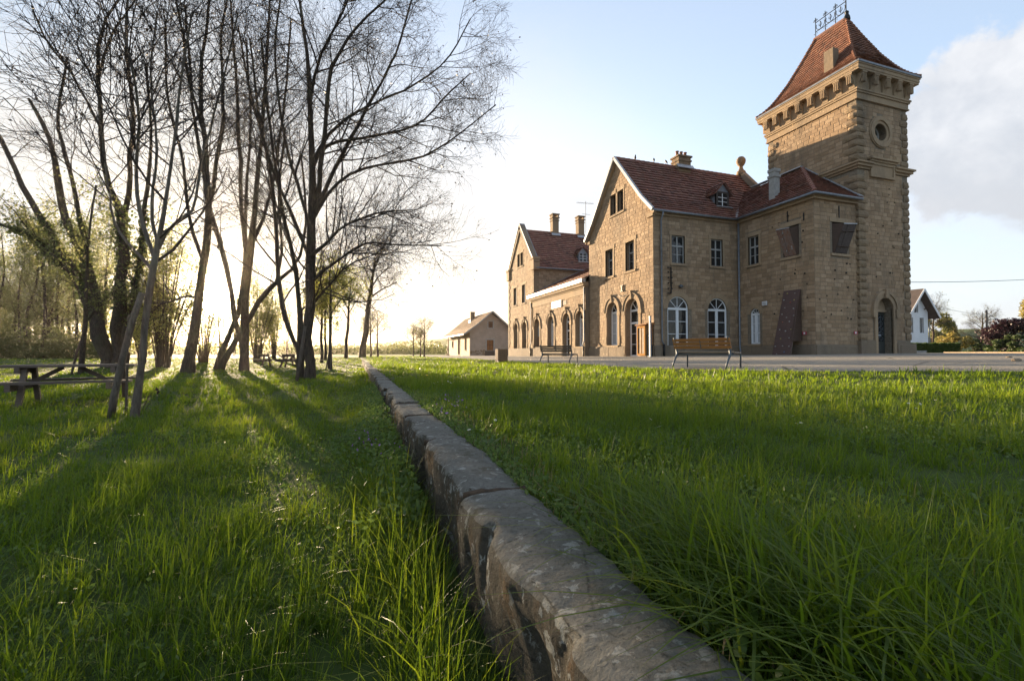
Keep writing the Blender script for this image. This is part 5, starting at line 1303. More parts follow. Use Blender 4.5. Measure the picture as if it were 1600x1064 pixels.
# ---------------------------------------------------------------- things by the station door
dc = tag(empty('display_case', (17.3, 25.3, 0)), 'tall golden wooden glazed display case beside the station door', 'display case')
m = MB()
for b_ in ((17.20, 24.80, .08, 17.30, 24.90, 1.95), (17.20, 25.58, .08, 17.30, 25.68, 1.95), (17.20, 24.9, 1.83, 17.30, 25.58, 1.95), (17.20, 24.9, .08, 17.30, 25.58, .2)): m.box(*b_)
m.build('frame', MATS['gold_wood'], dc)
m = MB(); m.box(17.235, 24.9, .2, 17.25, 25.58, 1.83); m.build('pane', MATS['case_glass'], dc)
m = MB(); m.box(17.22, 25.22, .2, 17.28, 25.26, 1.83); m.build('glazing_bar', MATS['gold_wood'], dc)
m = MB(); m.box(17.30, 24.8, .0, 17.62, 25.68, 1.95); m.build('case_body', MATS['bin_wood'], dc)
m = MB(); m.hexa([(17.10, 24.5, 2.02), (17.72, 24.5, 2.02), (17.72, 25.75, 1.99), (17.10, 25.75, 1.99), (17.10, 24.5, 2.1), (17.72, 24.5, 2.16), (17.72, 25.75, 2.12), (17.10, 25.75, 2.06)]); m.build('canopy', MATS['rust'], dc)
m = MB(); m.box(17.50, 24.50, .75, 17.56, 24.72, 2.0); tag(m.build('rusty_board', MATS['rust']), 'rusty brown board on the wall by the station corner', 'board')
m = MB(); m.box(17.32, 24.50, .0, 17.48, 24.76, 1.35); m.box(17.30, 24.48, 1.35, 17.50, 24.78, 1.4); tag(m.build('grey_cabinet', MATS['iron_grey']), 'narrow grey cabinet between the display case and grey post', 'cabinet')
gpz = tag(empty('grey_post', (17.05, 24.03, 0)), 'slim square grey metal post at the station corner', 'post')
m = MB(); m.box(17.0, 23.98, -.1, 17.1, 24.08, 2.45); m.build('shaft', MATS['zinc'], gpz)
m = MB(); m.box(16.985, 23.965, 2.45, 17.115, 24.095, 2.5); m.build('cap', MATS['iron_grey'], gpz)
m = MB(); m.box(16.99, 24.0, 2.12, 17.0, 24.06, 2.2); m.build('plate', MATS['iron'], gpz)

# ---------------------------------------------------------------- climbing wall
cw = tag(empty('climbing_wall', (23.9, 20.4, .1)), 'leaning brown climbing board dotted with holds against the annex', 'climbing wall')
A0, A1, T1, T0 = Vector((23.45, 21.05, .02)), Vector((23.45, 19.85, .02)), Vector((24.38, 19.9, 3.93)), Vector((24.38, 20.98, 3.95))
nrm = (A1 - A0).cross(T0 - A0).normalized(); nrm = nrm if nrm.x < 0 else -nrm
m = MB(); m.hexa([A0, A1, T1, T0, A0 + nrm * .04, A1 + nrm * .04, T1 + nrm * .04, T0 + nrm * .04]); m.build('panel', MATS['brown_board'], cw)
m = MB(); m.hexa([A1 + Vector((.1, .02, .9)), Vector((24.4, 19.87, .95)), T1 + Vector((.03, .0, 0)), T1 + Vector((-.03, .02, 0))] + [p_ + Vector((0, .04, 0)) for p_ in (A1 + Vector((.1, .02, .9)), Vector((24.4, 19.87, .95)), T1 + Vector((.03, 0, 0)), T1 + Vector((-.03, .02, 0)))]); m.build('side_panel', MATS['brown_side'], cw)
m = MB(); m.bar(A0 + Vector((.1, -.1, 0)), T0 + Vector((0, -.1, -.1)), .08, .08); m.bar(A1 + Vector((.1, .1, 0)), T1 + Vector((0, .1, -.1)), .08, .08); m.build('frame', MATS['picnic_wood'], cw)
for i in range(9):
    for j in range(2 + i % 2):
        s_ = (j + .5 + random.uniform(-.2, .2)) / (2 + i % 2); t_ = (i + .5 + random.uniform(-.25, .25)) / 9; q = A0.lerp(A1, s_).lerp(T0.lerp(T1, s_), t_) + nrm * .05
        m = MB(); r0 = random.uniform(.026, .042); m.lathe(q, [(r0, -.03), (r0 * 1.1, .0), (r0 * .8, .03), (0, .045)], 7, axis=0); m.build('climbing_hold', MATS[random.choice(['hold_grey', 'hold_grey', 'hold_grey', 'hold_yellow', 'hold_red', 'hold_blue'])], cw)

# ---------------------------------------------------------------- picnic tables (x along the table)
def make_picnic():
    t = empty('picnic_table'); L = 1.95
    for k in range(5): m = MB(); y = -.32 + .16 * k; m.box(-L/2, y - .074, .70, L/2, y + .074, .742); m.build('top_plank', MATS['picnic_wood'], t, local=True)
    for s_ in (-1, 1):
        for k in range(2): m = MB(); y = s_ * (.62 + .145 * k); m.box(-L/2, y - .068, .415, L/2, y + .068, .455); m.build('seat_plank', MATS['picnic_wood'], t, local=True)
        x = s_ * (L / 2 - .32)
        m = MB(); m.box(x - .035, -.84, .30, x + .035, .84, .413); m.build('seat_beam', MATS['picnic_wood'], t, local=True)
        m = MB(); m.box(x - .035, -.40, .59, x + .035, .40, .698); m.build('top_beam', MATS['picnic_wood'], t, local=True)
        for q_ in (-1, 1): m = MB(); m.bar((x + .075, q_ * .60, -.06), (x + .075, q_ * .25, .69), .09, .075, up=(1, 0, 0)); m.build('leg', MATS['picnic_wood'], t, local=True)
        m = MB(); m.bar((x - s_ * .02, 0, .36), (s_ * .12, 0, .69), .07, .07); m.build('brace', MATS['picnic_wood'], t, local=True)
    return t
pt = tag(make_picnic(), 'brown wooden picnic table with attached seats in the left foreground', 'picnic table', 'picnic tables')
q = at(112, 600, 8.9); pt.location = (q[0], q[1], float(ground(q[0], q[1])) - .0); pt.rotation_euler = (0, 0, R(-YAW + 33))
p2 = tag(copy_tree(pt), 'distant picnic table on the lawn left of the big tree', 'picnic table', 'picnic tables')
q, d_ = on_ground(432, 573); p2.location = tuple(q); p2.rotation_euler = (0, 0, R(-YAW + 4))
p3 = tag(copy_tree(pt), 'picnic table half hidden behind the big tree trunk', 'picnic table', 'picnic tables')
q, d_ = on_ground(462, 573); p3.location = tuple(q); p3.rotation_euler = (0, 0, R(60))
# ---------------------------------------------------------------- trees
def resample(P, r, K):
    """smooth polyline through P with K points"""
    P = np.asarray(P, float); r = np.asarray(r, float); n = len(P)
    d = np.concatenate([[0], np.cumsum(np.linalg.norm(np.diff(P, axis=0), axis=1))]); d /= d[-1]
    t = np.linspace(0, 1, K); out = np.zeros((K, 3)); Q = np.vstack([2 * P[0] - P[1], P, 2 * P[-1] - P[-2]])
    for k, tt in enumerate(t):
        i = min(n - 2, max(0, np.searchsorted(d, tt) - 1)); u = (tt - d[i]) / max(1e-9, d[i + 1] - d[i])
        p0, p1, p2_, p3_ = Q[i], Q[i + 1], Q[i + 2], Q[i + 3]
        out[k] = .5 * (2 * p1 + (p2_ - p0) * u + (2 * p0 - 5 * p1 + 4 * p2_ - p3_) * u ** 2 + (3 * p1 - p0 - 3 * p2_ + p3_) * u ** 3)
    return out, np.interp(t, d, r)
def norm(a): return a / np.maximum(1e-9, np.linalg.norm(a, axis=-1, keepdims=True))
def sprout(P, r, cnt, t0, t1, ang, length, K, rng, up=.12, wig=.14, rfac=.011, rmin=.004, rmaxf=.62, lenfall=.45, lens=None):
    """children of the branches P (N,K,3), radii r (N,K)"""
    N, Kp, _ = P.shape; M = N * cnt; pi = np.repeat(np.arange(N), cnt)
    t = t0 + (t1 - t0) * ((np.tile(np.arange(cnt), N) + rng.rand(M)) / cnt); x = t * (Kp - 1); i = np.minimum(Kp - 2, x.astype(int)); f = (x - i)[:, None]
    base = P[pi, i] * (1 - f) + P[pi, i + 1] * f; rb = r[pi, i] * (1 - f[:, 0]) + r[pi, i + 1] * f[:, 0]
    d = norm(P[pi, i + 1] - P[pi, i]); a = rng.normal(size=(M, 3)); a = norm(a - d * (a * d).sum(1)[:, None])
    th = np.radians(ang[0] + (ang[1] - ang[0]) * rng.rand(M))[:, None]; cd = norm(d * np.cos(th) + a * np.sin(th))
    pl = np.linalg.norm(P[pi, -1] - P[pi, 0], axis=1) if lens is None else lens
    L = (length if np.isscalar(length) else length) * (.55 + .6 * rng.rand(M)) * (1 - lenfall * (t - t0) / max(1e-6, t1 - t0))
    L = np.minimum(L, pl * .95) if lens is None else L
    r0 = np.minimum(rb * rmaxf, np.maximum(rmin, rfac * L)); st = (L / (K - 1))[:, None]
    out = np.zeros((M, K, 3)); out[:, 0] = base; p = base.copy(); dd = cd.copy()
    for k in range(1, K):
        dd = norm(dd + rng.normal(size=(M, 3)) * wig + np.array([0, 0, up])); p = p + dd * st; out[:, k] = p
    rr = r0[:, None] * np.linspace(1, .30, K)[None, :]
    return out, np.maximum(rr, rmin * .5)
def tubes_np(P, r, S):
    N, K, _ = P.shape; T = norm(np.gradient(P, axis=1)); ref = np.array([.83, .41, .12]); X = norm(np.cross(T, ref)); Y = np.cross(T, X)
    a = 2 * np.pi * np.arange(S) / S; V = P[:, :, None, :] + r[:, :, None, None] * (X[:, :, None, :] * np.cos(a)[None, None, :, None] + Y[:, :, None, :] * np.sin(a)[None, None, :, None])
    n_, k_, s_ = np.meshgrid(np.arange(N), np.arange(K - 1), np.arange(S), indexing='ij'); b0 = (n_ * K + k_) * S
    Q = np.stack([b0 + s_, b0 + (s_ + 1) % S, b0 + S + (s_ + 1) % S, b0 + S + s_], -1).reshape(-1, 4)
    return V.reshape(-1, 3), Q
def join(parts):
    vs, qs, o = [], [], 0
    for v, q in parts: vs.append(v); qs.append(q + o); o += len(v)
    return np.concatenate(vs), np.concatenate(qs)
def tree(name, label, base, stems, seed, levels, bark='bark', twig='twig', leaves=None, group=None, K0=16, cat='tree', sides=10, ivy=None):
    """stems: list of (points, radii); levels: list of dicts for sprout"""
    rng = np.random.RandomState(seed); base = np.asarray(base, float)
    root = tag(empty(name, tuple(base)), label, cat, group)
    R0 = [resample(P, r, K0) for P, r in stems]; P = np.stack([a for a, _ in R0]); r = np.stack([b_ for _, b_ in R0])
    P[:, 1:-1] += rng.normal(size=P[:, 1:-1].shape) * (r[:, 1:-1, None] * .25)
    r = r * (1 + .07 * rng.normal(size=r.shape)); 
    v, q = tubes_np(P, r, sides); tr = link('trunk', mesh_arrays('trunk', v - base, quads=q), MATS[bark], root)
    parts = []; cur = (P, r); last = None; allP = []
    for k, L in enumerate(levels):
        L = dict(L); S = L.pop('S', 4 if k == 0 else 3)
        cur = sprout(cur[0], cur[1], rng=rng, **L); parts.append(tubes_np(cur[0], cur[1], S)); allP.append(cur[0])
    v, q = join(parts); link('crown', mesh_arrays('crown', v - base, quads=q), MATS[twig], root)
    if leaves:
        for lf in leaves:
            src = allP[lf.get('lev', -1)].reshape(-1, 3); src = src[src[:, 2] < lf.get('zmax', 1e9)]; n = lf['n']; c = src[rng.randint(0, len(src), n)] + rng.normal(size=(n, 3)) * lf.get('spread', .05)
            vv, qq, tt = leaf_cards(c, lf['size'], seed + 7); tag(link(lf.get('name', 'leaves'), mesh_arrays('leaves', vv - base, quads=qq, tint=tt, smooth=False), MATS[lf['mat']], root), kind='stuff')
    if ivy:
        n, zlo, zhi, spread, mat, size = ivy; flat = P.reshape(-1, 3); fr_r = r.reshape(-1); ok = np.where((flat[:, 2] > zlo) & (flat[:, 2] < zhi))[0]
        i = ok[rng.randint(0, len(ok), n)]; nx_ = np.minimum(i + 1, len(flat) - 1); same = (nx_ // K0) == (i // K0); f = rng.rand(n)[:, None] * same[:, None]
        c = flat[i] * (1 - f) + flat[nx_] * f + norm(rng.normal(size=(n, 3))) * (fr_r[i][:, None] * 1.05 + np.abs(rng.normal(size=(n, 1))) * spread)
        vv, qq, tt = leaf_cards(c, size, seed + 9); tag(link('ivy', mesh_arrays('ivy', vv - base, quads=qq, tint=tt, smooth=False), MATS[mat], root), kind='stuff')
    return root
WSC = .80
def px_stem(pts, depth, seed, dj=.03):
    """stem surveyed as (x, y, width px [, extra depth m]); the depth wanders so that it is a real 3-D limb"""
    r = random.Random(seed); P = []; W = []; off = 0
    for i, t in enumerate(pts):
        off += (r.uniform(-1, 1) * dj * depth if i > 1 else 0); dd = depth + off + (t[3] if len(t) > 3 else 0)
        P.append(at(t[0], t[1], dd)); W.append(max(.010, t[2] * WSC / 2 / FPX * dd))
    return P, W
def sink(stem, n=.4):
    P, W = stem; P = [np.asarray(P[0]) - [0, 0, n]] + list(P); W = [W[0] * 1.18] + list(W); return P, W
LV = lambda a, b_, c, l1, l2, l3, **k: [dict(cnt=a, t0=k.get('t0', .3), t1=1.0, ang=(34, 74), length=l1, K=7, up=k.get('up', .07), wig=.12, rfac=.0105, rmin=.011, S=4),
        dict(cnt=b_, t0=.15, t1=1.0, ang=(28, 66), length=l2, K=5, up=.06, wig=.11, rfac=.009, rmin=.0078, S=3), dict(cnt=c, t0=.1, t1=1.0, ang=(28, 66), length=l3, K=3, up=.05, wig=.13, rfac=.008, rmin=.006, S=3)]

# the big bare tree left of the kerb
q, D_ = on_ground(483, 592)
S = [sink(px_stem([(483, 592, 24), (481, 545, 20), (482, 480, 18), (485, 430, 17), (487, 380, 16), (489, 320, 14), (486, 250, 11), (484, 124, 8), (475, 47, 6), (462, -30, 4)], D_, 1)),
     sink(px_stem([(470, 587, 16, .5), (470, 520, 12, .5), (467, 470, 9, .4), (462, 420, 8), (450, 370, 7), (435, 290, 6), (420, 180, 5), (408, 60, 4)], D_, 2)),
     px_stem([(474, 562, 10), (460, 535, 9), (443, 491, 9), (436, 440, 8), (431, 360, 7), (424, 280, 6), (405, 180, 5), (390, 60, 3)], D_, 3),
     px_stem([(489, 330, 11), (497, 300, 10), (508, 200, 8), (518, 108, 7), (558, 43, 5), (614, -10, 3)], D_, 4),
     px_stem([(489, 340, 10), (505, 300, 8), (540, 233, 7), (574, 167, 6), (617, 87, 4), (645, -5, 3)], D_, 5),
     px_stem([(488, 345, 8), (520, 295, 6), (565, 264, 5), (651, 248, 4), (704, 220, 3), (775, 164, 2)], D_, 6),
     px_stem([(489, 260, 8), (515, 226, 6), (577, 214, 5), (651, 195, 4), (698, 149, 3), (735, 115, 2)], D_, 7),
     px_stem([(490, 250, 7), (521, 202, 6), (574, 167, 4), (642, 136, 4), (698, 93, 3), (735, 30, 2)], D_, 8),
     px_stem([(486, 440, 8), (505, 425, 6), (531, 405, 5), (574, 380, 4), (620, 383, 3), (690, 384, 2)], D_, 9),
     px_stem([(487, 400, 8), (510, 380, 6), (536, 355, 5), (590, 333, 4), (645, 328, 2)], D_, 10),
     px_stem([(485, 480, 6), (500, 462, 5), (520, 440, 4), (545, 415, 3), (590, 395, 2)], D_, 11),
     px_stem([(486, 410, 8), (455, 335, 7), (425, 260, 6), (395, 160, 5), (372, 40, 3)], D_, 12),
     px_stem([(487, 360, 7), (462, 280, 6), (440, 190, 5), (430, 80, 4), (440, -20, 3)], D_, 13),
     px_stem([(486, 150, 6), (500, 90, 5), (530, 30, 4), (560, -40, 3)], D_, 14)]
tree('bare_tree', 'large bare tree with many arching limbs beside the platform edge', q, S, 1, LV(20, 9, 7, 3.0, 1.5, .65, t0=.18), leaves=[dict(n=2600, size=.05, mat='cone', spread=.03, name='cones')])
WSC = .70
# slim foreground tree with the leaning cut stem
q, D_ = on_ground(211, 652)
S = [sink(px_stem([(211, 652, 19), (214, 610, 16), (222, 560, 14), (232, 470, 13.5), (241, 415, 14), (247, 385, 11), (258, 320, 8), (272, 230, 6), (282, 130, 5), (300, 20, 4)], D_, 21, .015)),
     px_stem([(243, 405, 9), (222, 345, 8), (212, 270, 7), (218, 190, 6), (205, 100, 5), (180, 10, 4)], D_, 22),
     px_stem([(246, 392, 8), (270, 350, 7), (300, 330, 6), (318, 240, 5), (350, 120, 4), (372, 20, 3)], D_, 23),
     px_stem([(240, 425, 7), (215, 395, 6), (180, 350, 5), (165, 260, 4), (150, 120, 3)], D_, 24),
     px_stem([(244, 400, 7), (238, 320, 6), (245, 220, 5), (235, 120, 4), (245, 20, 3)], D_, 25)]
tree('slim_tree', 'slim grey-barked tree in the left foreground right of the picnic table', q, S, 2, LV(14, 8, 4, 2.0, 1.0, .45, t0=.4), bark='bark_pale', leaves=[dict(n=500, size=.03, mat='cone', spread=.02, name='buds')])
q, D_ = on_ground(172, 654); m = MB()
P = [at(172, 662, D_ + .1), at(178, 620, D_ + .05), at(192, 560, D_), at(207, 500, D_ - .02), at(222, 458, D_ - .02)]; m.tube(P, [.05, .047, .045, .042, .04], 10)
cs = tag(empty('leaning_stake', tuple(q)), 'thick cut-off stem leaning against the slim foreground tree', 'stake'); m.build('stem', MATS['bark_pale'], cs, smooth=True)
m = MB(); m.tube([at(204, 510, D_), at(200, 498, D_ - .05), at(203, 492, D_ - .06)], [.02, .018, .016], 7); m.build('stub', MATS['bark_pale'], cs, smooth=True)
q, D_ = on_ground(197, 646); m = MB(); m.tube([at(197, 650, D_), at(198, 600, D_), at(199, 570, D_)], .018, 6)
tag(m.build('thin_stake', MATS['stake']), 'thin upright stake between the slim tree and the leaning stem', 'stake')
q, D_ = on_ground(222, 645); m = MB(); m.tube([at(218, 650, D_), at(232, 620, D_), at(245, 606, D_)], [.008, .006, .004], 5); m.tube([at(222, 648, D_), at(229, 637, D_), at(234, 630, D_)], [.007, .005, .004], 5)
bp = tag(empty('dry_plant', tuple(q)), 'dry reddish weed stalks at the foot of the slim tree', 'plant'); m.build('stalk', MATS['twig_warm'], bp)
leaf_obj('seed_head', np.array([at(245, 608, D_), at(247, 613, D_), at(232, 632, D_), at(231, 637, D_), at(246, 618, D_)]), .05, 3, 'leaf_purple', bp)

WSC = .85
# ivy-clad willow behind the picnic table
q, D_ = on_ground(180, 574); D_ = min(D_, 27.0); q = at(180, 574, D_); q[2] = float(ground(q[0], q[1]))
S = [sink(px_stem([(182, 572, 30), (187, 520, 22), (190, 450, 19), (191, 380, 16), (188, 330, 13), (168, 285, 9), (158, 200, 8), (154, 120, 6), (158, 50, 5), (185, 0, 4)], D_, 31), .6),
     px_stem([(190, 420, 10), (198, 330, 9), (204, 250, 8), (207, 170, 6), (197, 80, 5), (200, -20, 4)], D_, 32),
     sink(px_stem([(172, 572, 30), (160, 525, 22), (143, 450, 19), (122, 385, 15), (98, 330, 12), (86, 250, 9), (66, 190, 7), (45, 155, 5)], D_, 33), .6),
     px_stem([(163, 530, 15), (125, 440, 13), (85, 375, 11), (40, 300, 9), (5, 225, 7), (-40, 160, 5)], D_, 34),
     px_stem([(150, 480, 9), (105, 420, 8), (50, 370, 7), (-20, 345, 5)], D_, 35),
     px_stem([(140, 445, 9), (128, 360, 8), (112, 280, 7), (90, 190, 5), (105, 90, 4)], D_, 36),
     px_stem([(158, 200, 5), (130, 150, 4), (108, 110, 4), (70, 60, 3), (50, 10, 3)], D_, 37),
     px_stem([(155, 120, 5), (172, 60, 4), (195, 25, 3), (225, -20, 3)], D_, 38),
     px_stem([(188, 560, 12), (200, 500, 10), (215, 430, 8), (226, 330, 7), (236, 220, 5), (228, 100, 4)], D_, 39)]
tree('ivy_clad_tree', 'massive ivy-clad willow with splayed stems behind the picnic table', q, S, 3, LV(12, 7, 4, 3.6, 1.9, .9, t0=.25), leaves=[dict(n=5500, size=.08, mat='leaf_brush', spread=.3, lev=-1, zmax=8.5)], ivy=(7000, 1.6, 7.0, .16, 'leaf_ivy', .11), cat='tree')
# leaning trunk left of the sun
q, D_ = on_ground(292, 582)
S = [sink(px_stem([(292, 582, 22), (299, 535, 18), (311, 470, 14.5), (320, 400, 12.5), (326, 330, 11), (320, 240, 9), (314, 150, 7), (322, 40, 5), (332, -30, 4)], D_, 41)),
     px_stem([(324, 345, 8), (335, 280, 7), (348, 180, 6), (345, 60, 4), (360, -20, 3)], D_, 42), px_stem([(318, 410, 6), (296, 340, 6), (285, 250, 5), (262, 150, 4), (258, 30, 3)], D_, 43),
     px_stem([(312, 465, 4), (290, 463, 3.5), (270, 470, 3), (240, 475, 2)], D_, 44), px_stem([(316, 200, 6), (296, 130, 5), (285, 50, 4), (270, -20, 3)], D_, 45)]
tree('bare_tree', 'single trunk leaning right just left of the low sun', q, S, 4, LV(12, 7, 4, 3.4, 1.8, .8, t0=.28), leaves=[dict(n=900, size=.05, mat='cone', spread=.03, name='cones')])
# forked trunk right of the sun
q, D_ = on_ground(381, 579)
S = [sink(px_stem([(381, 579, 17), (382, 530, 14), (385, 460, 13), (389, 405, 15), (397, 350, 9), (404, 270, 8), (411, 180, 6), (418, 70, 5), (422, -30, 3)], D_, 51)),
     px_stem([(388, 410, 10), (379, 350, 8), (375, 260, 7), (369, 130, 5), (360, 0, 3)], D_, 52), px_stem([(384, 575, 10, .6), (374, 525, 9, .5), (364, 483, 9, .4), (356, 425, 9, .2), (343, 375, 8), (329, 333, 8), (316, 260, 6), (300, 150, 5), (290, 10, 3)], D_, 53),
     px_stem([(392, 385, 7), (415, 330, 6), (432, 250, 5), (445, 150, 4), (455, 30, 3)], D_, 54)]
tree('bare_tree', 'upright forked trunk just right of the low sun', q, S, 5, LV(12, 7, 4, 3.4, 1.8, .8, t0=.28), leaves=[dict(n=1200, size=.05, mat='cone', spread=.03, name='cones')])
q, D_ = on_ground(336, 578)
S = [sink(px_stem([(335, 578, 12), (352, 540, 10), (368, 505, 9), (377, 460, 8), (383, 400, 6), (384, 300, 5), (392, 190, 4), (384, 60, 3)], D_ + .5, 61)),
     sink(px_stem([(343, 578, 12), (368, 535, 10), (391, 494, 9), (407, 469, 9), (434, 439, 8), (452, 424, 7), (470, 395, 5), (478, 330, 4), (470, 240, 3)], D_, 62)),
     px_stem([(432, 441, 6), (440, 390, 5), (436, 300, 4), (446, 200, 3)], D_, 63)]
tree('leaning_tree', 'pair of crossing stems leaning steeply right beside the sunlit trunk', q, S, 6, LV(13, 8, 5, 2.6, 1.3, .55, t0=.4), leaves=[dict(n=600, size=.045, mat='cone', spread=.03, name='cones')])
# staked dark sapling behind the table
q, D_ = on_ground(127, 584); D_ = min(D_, 22.0); q = at(127, 584, D_); q[2] = float(ground(q[0], q[1]))
S = [sink(px_stem([(124, 584, 9), (130, 545, 8), (134, 490, 7), (136, 430, 5), (140, 360, 4), (150, 290, 3)], D_, 71)), px_stem([(134, 480, 5), (110, 430, 4), (85, 400, 3), (60, 395, 2)], D_, 72), px_stem([(133, 505, 4), (160, 470, 3), (180, 455, 2)], D_, 73)]
tr_ = tree('staked_tree', 'dark thin staked tree behind the picnic table', q, S, 7, LV(12, 7, 4, 1.5, .7, .35, t0=.3), leaves=[dict(n=2500, size=.06, mat='leaf_brush', spread=.1)])
m = MB(); m.tube([at(111, 588, D_ - .3), at(120, 550, D_), at(129, 528, D_)], .045, 7); tag(m.build('tree_stake', MATS['stake'], smooth=True), 'slanting support stake of the dark thin tree', 'stake')
m = MB(); q, D_ = on_ground(464, 596); m.tube([at(463, 600, D_), at(470, 555, D_ + .3), at(477, 510, D_ + .5)], [.06, .055, .05], 8); tag(m.build('tree_stake', MATS['stake'], smooth=True), 'slanting stake leaning on the left of the big bare tree', 'stake')

# many-stemmed shrubs
def coppice(name, label, px, py, top, spread, n, seed, leafn, leafmat, dcap=60, h_m=None, wpx=3.0):
    q, D_ = on_ground(px, py); D_ = min(D_, dcap); q = at(px, py, D_); q[2] = float(ground(q[0], q[1])); r = random.Random(seed); S = []
    for i in range(n):
        f = (i + .5) / n * 2 - 1; tx = px + spread * f * r.uniform(.8, 1.2); ty = top + r.uniform(0, .3) * (py - top) + abs(f) * .15 * (py - top); bx = px + spread * .16 * f
        S.append(sink(px_stem([(bx, py, wpx), (bx + (tx - bx) * .2, py + (ty - py) * .33, wpx * .8, r.uniform(-.6, .6)), (bx + (tx - bx) * .55, py + (ty - py) * .66, wpx * .6, r.uniform(-1, 1)), (tx, ty, wpx * .35, r.uniform(-1.5, 1.5))], D_, seed * 100 + i, .02), .3))
    return tree(name, label, q, S, seed, LV(8, 5, 4, 1.6, .8, .35, t0=.2), twig='twig_warm', bark='bark', leaves=[dict(n=leafn, size=.07, mat=leafmat, spread=.22)], K0=8, sides=6)
coppice('coppiced_shrub', 'fan of many stems in young leaf left of the sun', 255, 574, 350, 62, 15, 81, 12000, 'leaf_spring', 38, wpx=3.2)
coppice('coppiced_shrub', 'many-stemmed leafy shrub right of the forked trunk', 402, 566, 430, 34, 9, 82, 10000, 'leaf_spring', 44, wpx=2.8)
coppice('coppiced_shrub', 'thin twin-stemmed shrub behind the distant picnic table', 428, 562, 440, 14, 4, 83, 4000, 'leaf_spring', 50, wpx=3)
coppice('coppiced_shrub', 'low leafy shrub directly below the sun', 318, 566, 455, 40, 8, 84, 3500, 'leaf_spring', 48)
coppice('coppiced_shrub', 'leafy bush between the leaning trunk and the coppice', 222, 568, 440, 34, 9, 85, 10000, 'leaf_spring', 45)

WSC = 1.1
# small leafing trees near the end of the kerb
def small_tree(name, label, px, py, top, halfw, wpx, seed, leafn, leafmat='leaf_spring', dcap=70, dep=None, fork=.45, lean=0, l1=1.5, size=.07, group=None, lv=None, twig='twig_warm'):
    q, D_ = on_ground(px, py); D_ = dep or min(D_, dcap); q = at(px, py, D_); q[2] = float(ground(q[0], q[1])); r = random.Random(seed); yf = py + (top - py) * fork
    S = [sink(px_stem([(px, py, wpx), (px + lean * .3, (py + yf) / 2, wpx * .85), (px + lean * .5, yf, wpx * .75), (px + lean * .8, (yf + top) / 2, wpx * .45), (px + lean, top, wpx * .2)], D_, seed, .01), .3)]
    for i in range(8):
        k = fork + (.92 - fork) * (i + .3) / 8 * .9; yb_ = py + (top - py) * k; xb_ = px + lean * k; f = (1 if i % 2 else -1) * r.uniform(.35, 1); wd = halfw * (1.05 - .75 * (k - fork) / (1 - fork)); rise = (py - top) * r.uniform(.14, .26)
        S.append(px_stem([(xb_, yb_, wpx * .5 * (1.15 - k)), (xb_ + wd * f * .45, yb_ - rise * .55, wpx * .32 * (1.15 - k), r.uniform(-1, 1) * wd / FPX * D_ * .5), (xb_ + wd * f, yb_ - rise, wpx * .15, r.uniform(-1, 1) * wd / FPX * D_)], D_, seed * 10 + i, .004))
    sc_ = D_ / 30.0
    return tree(name, label, q, S, seed, lv or LV(7, 5, 4, .8 * l1 * max(.6, min(1.6, sc_)), .6 * max(.6, min(1.6, sc_)), .3, t0=.25), twig=twig, leaves=[dict(n=leafn, size=size, mat=leafmat, spread=.12)] if leafn else None, K0=9, sides=7, group=group)
small_tree('young_tree', 'young staked tree with a dark trunk and pale new leaves right of the big tree', 516, 577, 415, 34, 6, 91, 4200, dcap=30)
q, D_ = on_ground(512, 579)
for dx_, lab in ((-6, 'left tripod stake of the young tree by the kerb'), (2, 'right tripod stake of the young tree by the kerb')):
    m = MB(); m.tube([at(515 + dx_, 580, D_), at(517, 535, D_ + .1)], .035, 6); tag(m.build('tree_stake', MATS['stake']), lab, 'stake')
small_tree('young_tree', 'small leafy tree left of the tall leaning one at the lawn end', 540, 560, 430, 26, 5, 92, 4200, dcap=45, lean=8)
small_tree('young_tree', 'short leafy tree close behind the big bare trunk', 502, 567, 440, 20, 5, 93, 4200, dcap=38)
small_tree('young_tree', 'short leafy tree between the big trunk and the staked one', 508, 563, 450, 22, 4.5, 94, 4200, dcap=44)
small_tree('tall_tree', 'tall slightly leaning bare tree at the far end of the kerb', 565, 558, 395, 46, 9.5, 95, 700, dcap=52, lean=22, l1=2.6, fork=.5, lv=LV(14, 8, 5, 3.4, 1.5, .6, t0=.3, up=.14))
for i, (px, py, top, hw2, w2, lab) in enumerate(((571, 557, 500, 8, 2.4, 'slim sapling right beside the tall leaning tree'), (579, 557, 486, 16, 3, 'second slim sapling right of the tall leaning tree'), (590, 557, 492, 24, 3, 'third slim sapling right of the tall leaning tree, with spreading branches'),
        (646, 557, 512, 11, 2.4, 'slim sapling in the far lawn, left of three near the shed'), (657, 556, 518, 9, 2.2, 'slim sapling in the far lawn, middle of three near the shed'), (663, 556, 500, 14, 2.6, 'slim sapling in the far lawn, right of three near the shed'))):
    small_tree('sapling', lab, px, py, top, hw2, w2, 100 + i, 500, dcap=55, fork=.45, l1=.8, size=.06, group='saplings on the far lawn', lv=LV(7, 5, 3, 1.1, .6, .3, t0=.35))

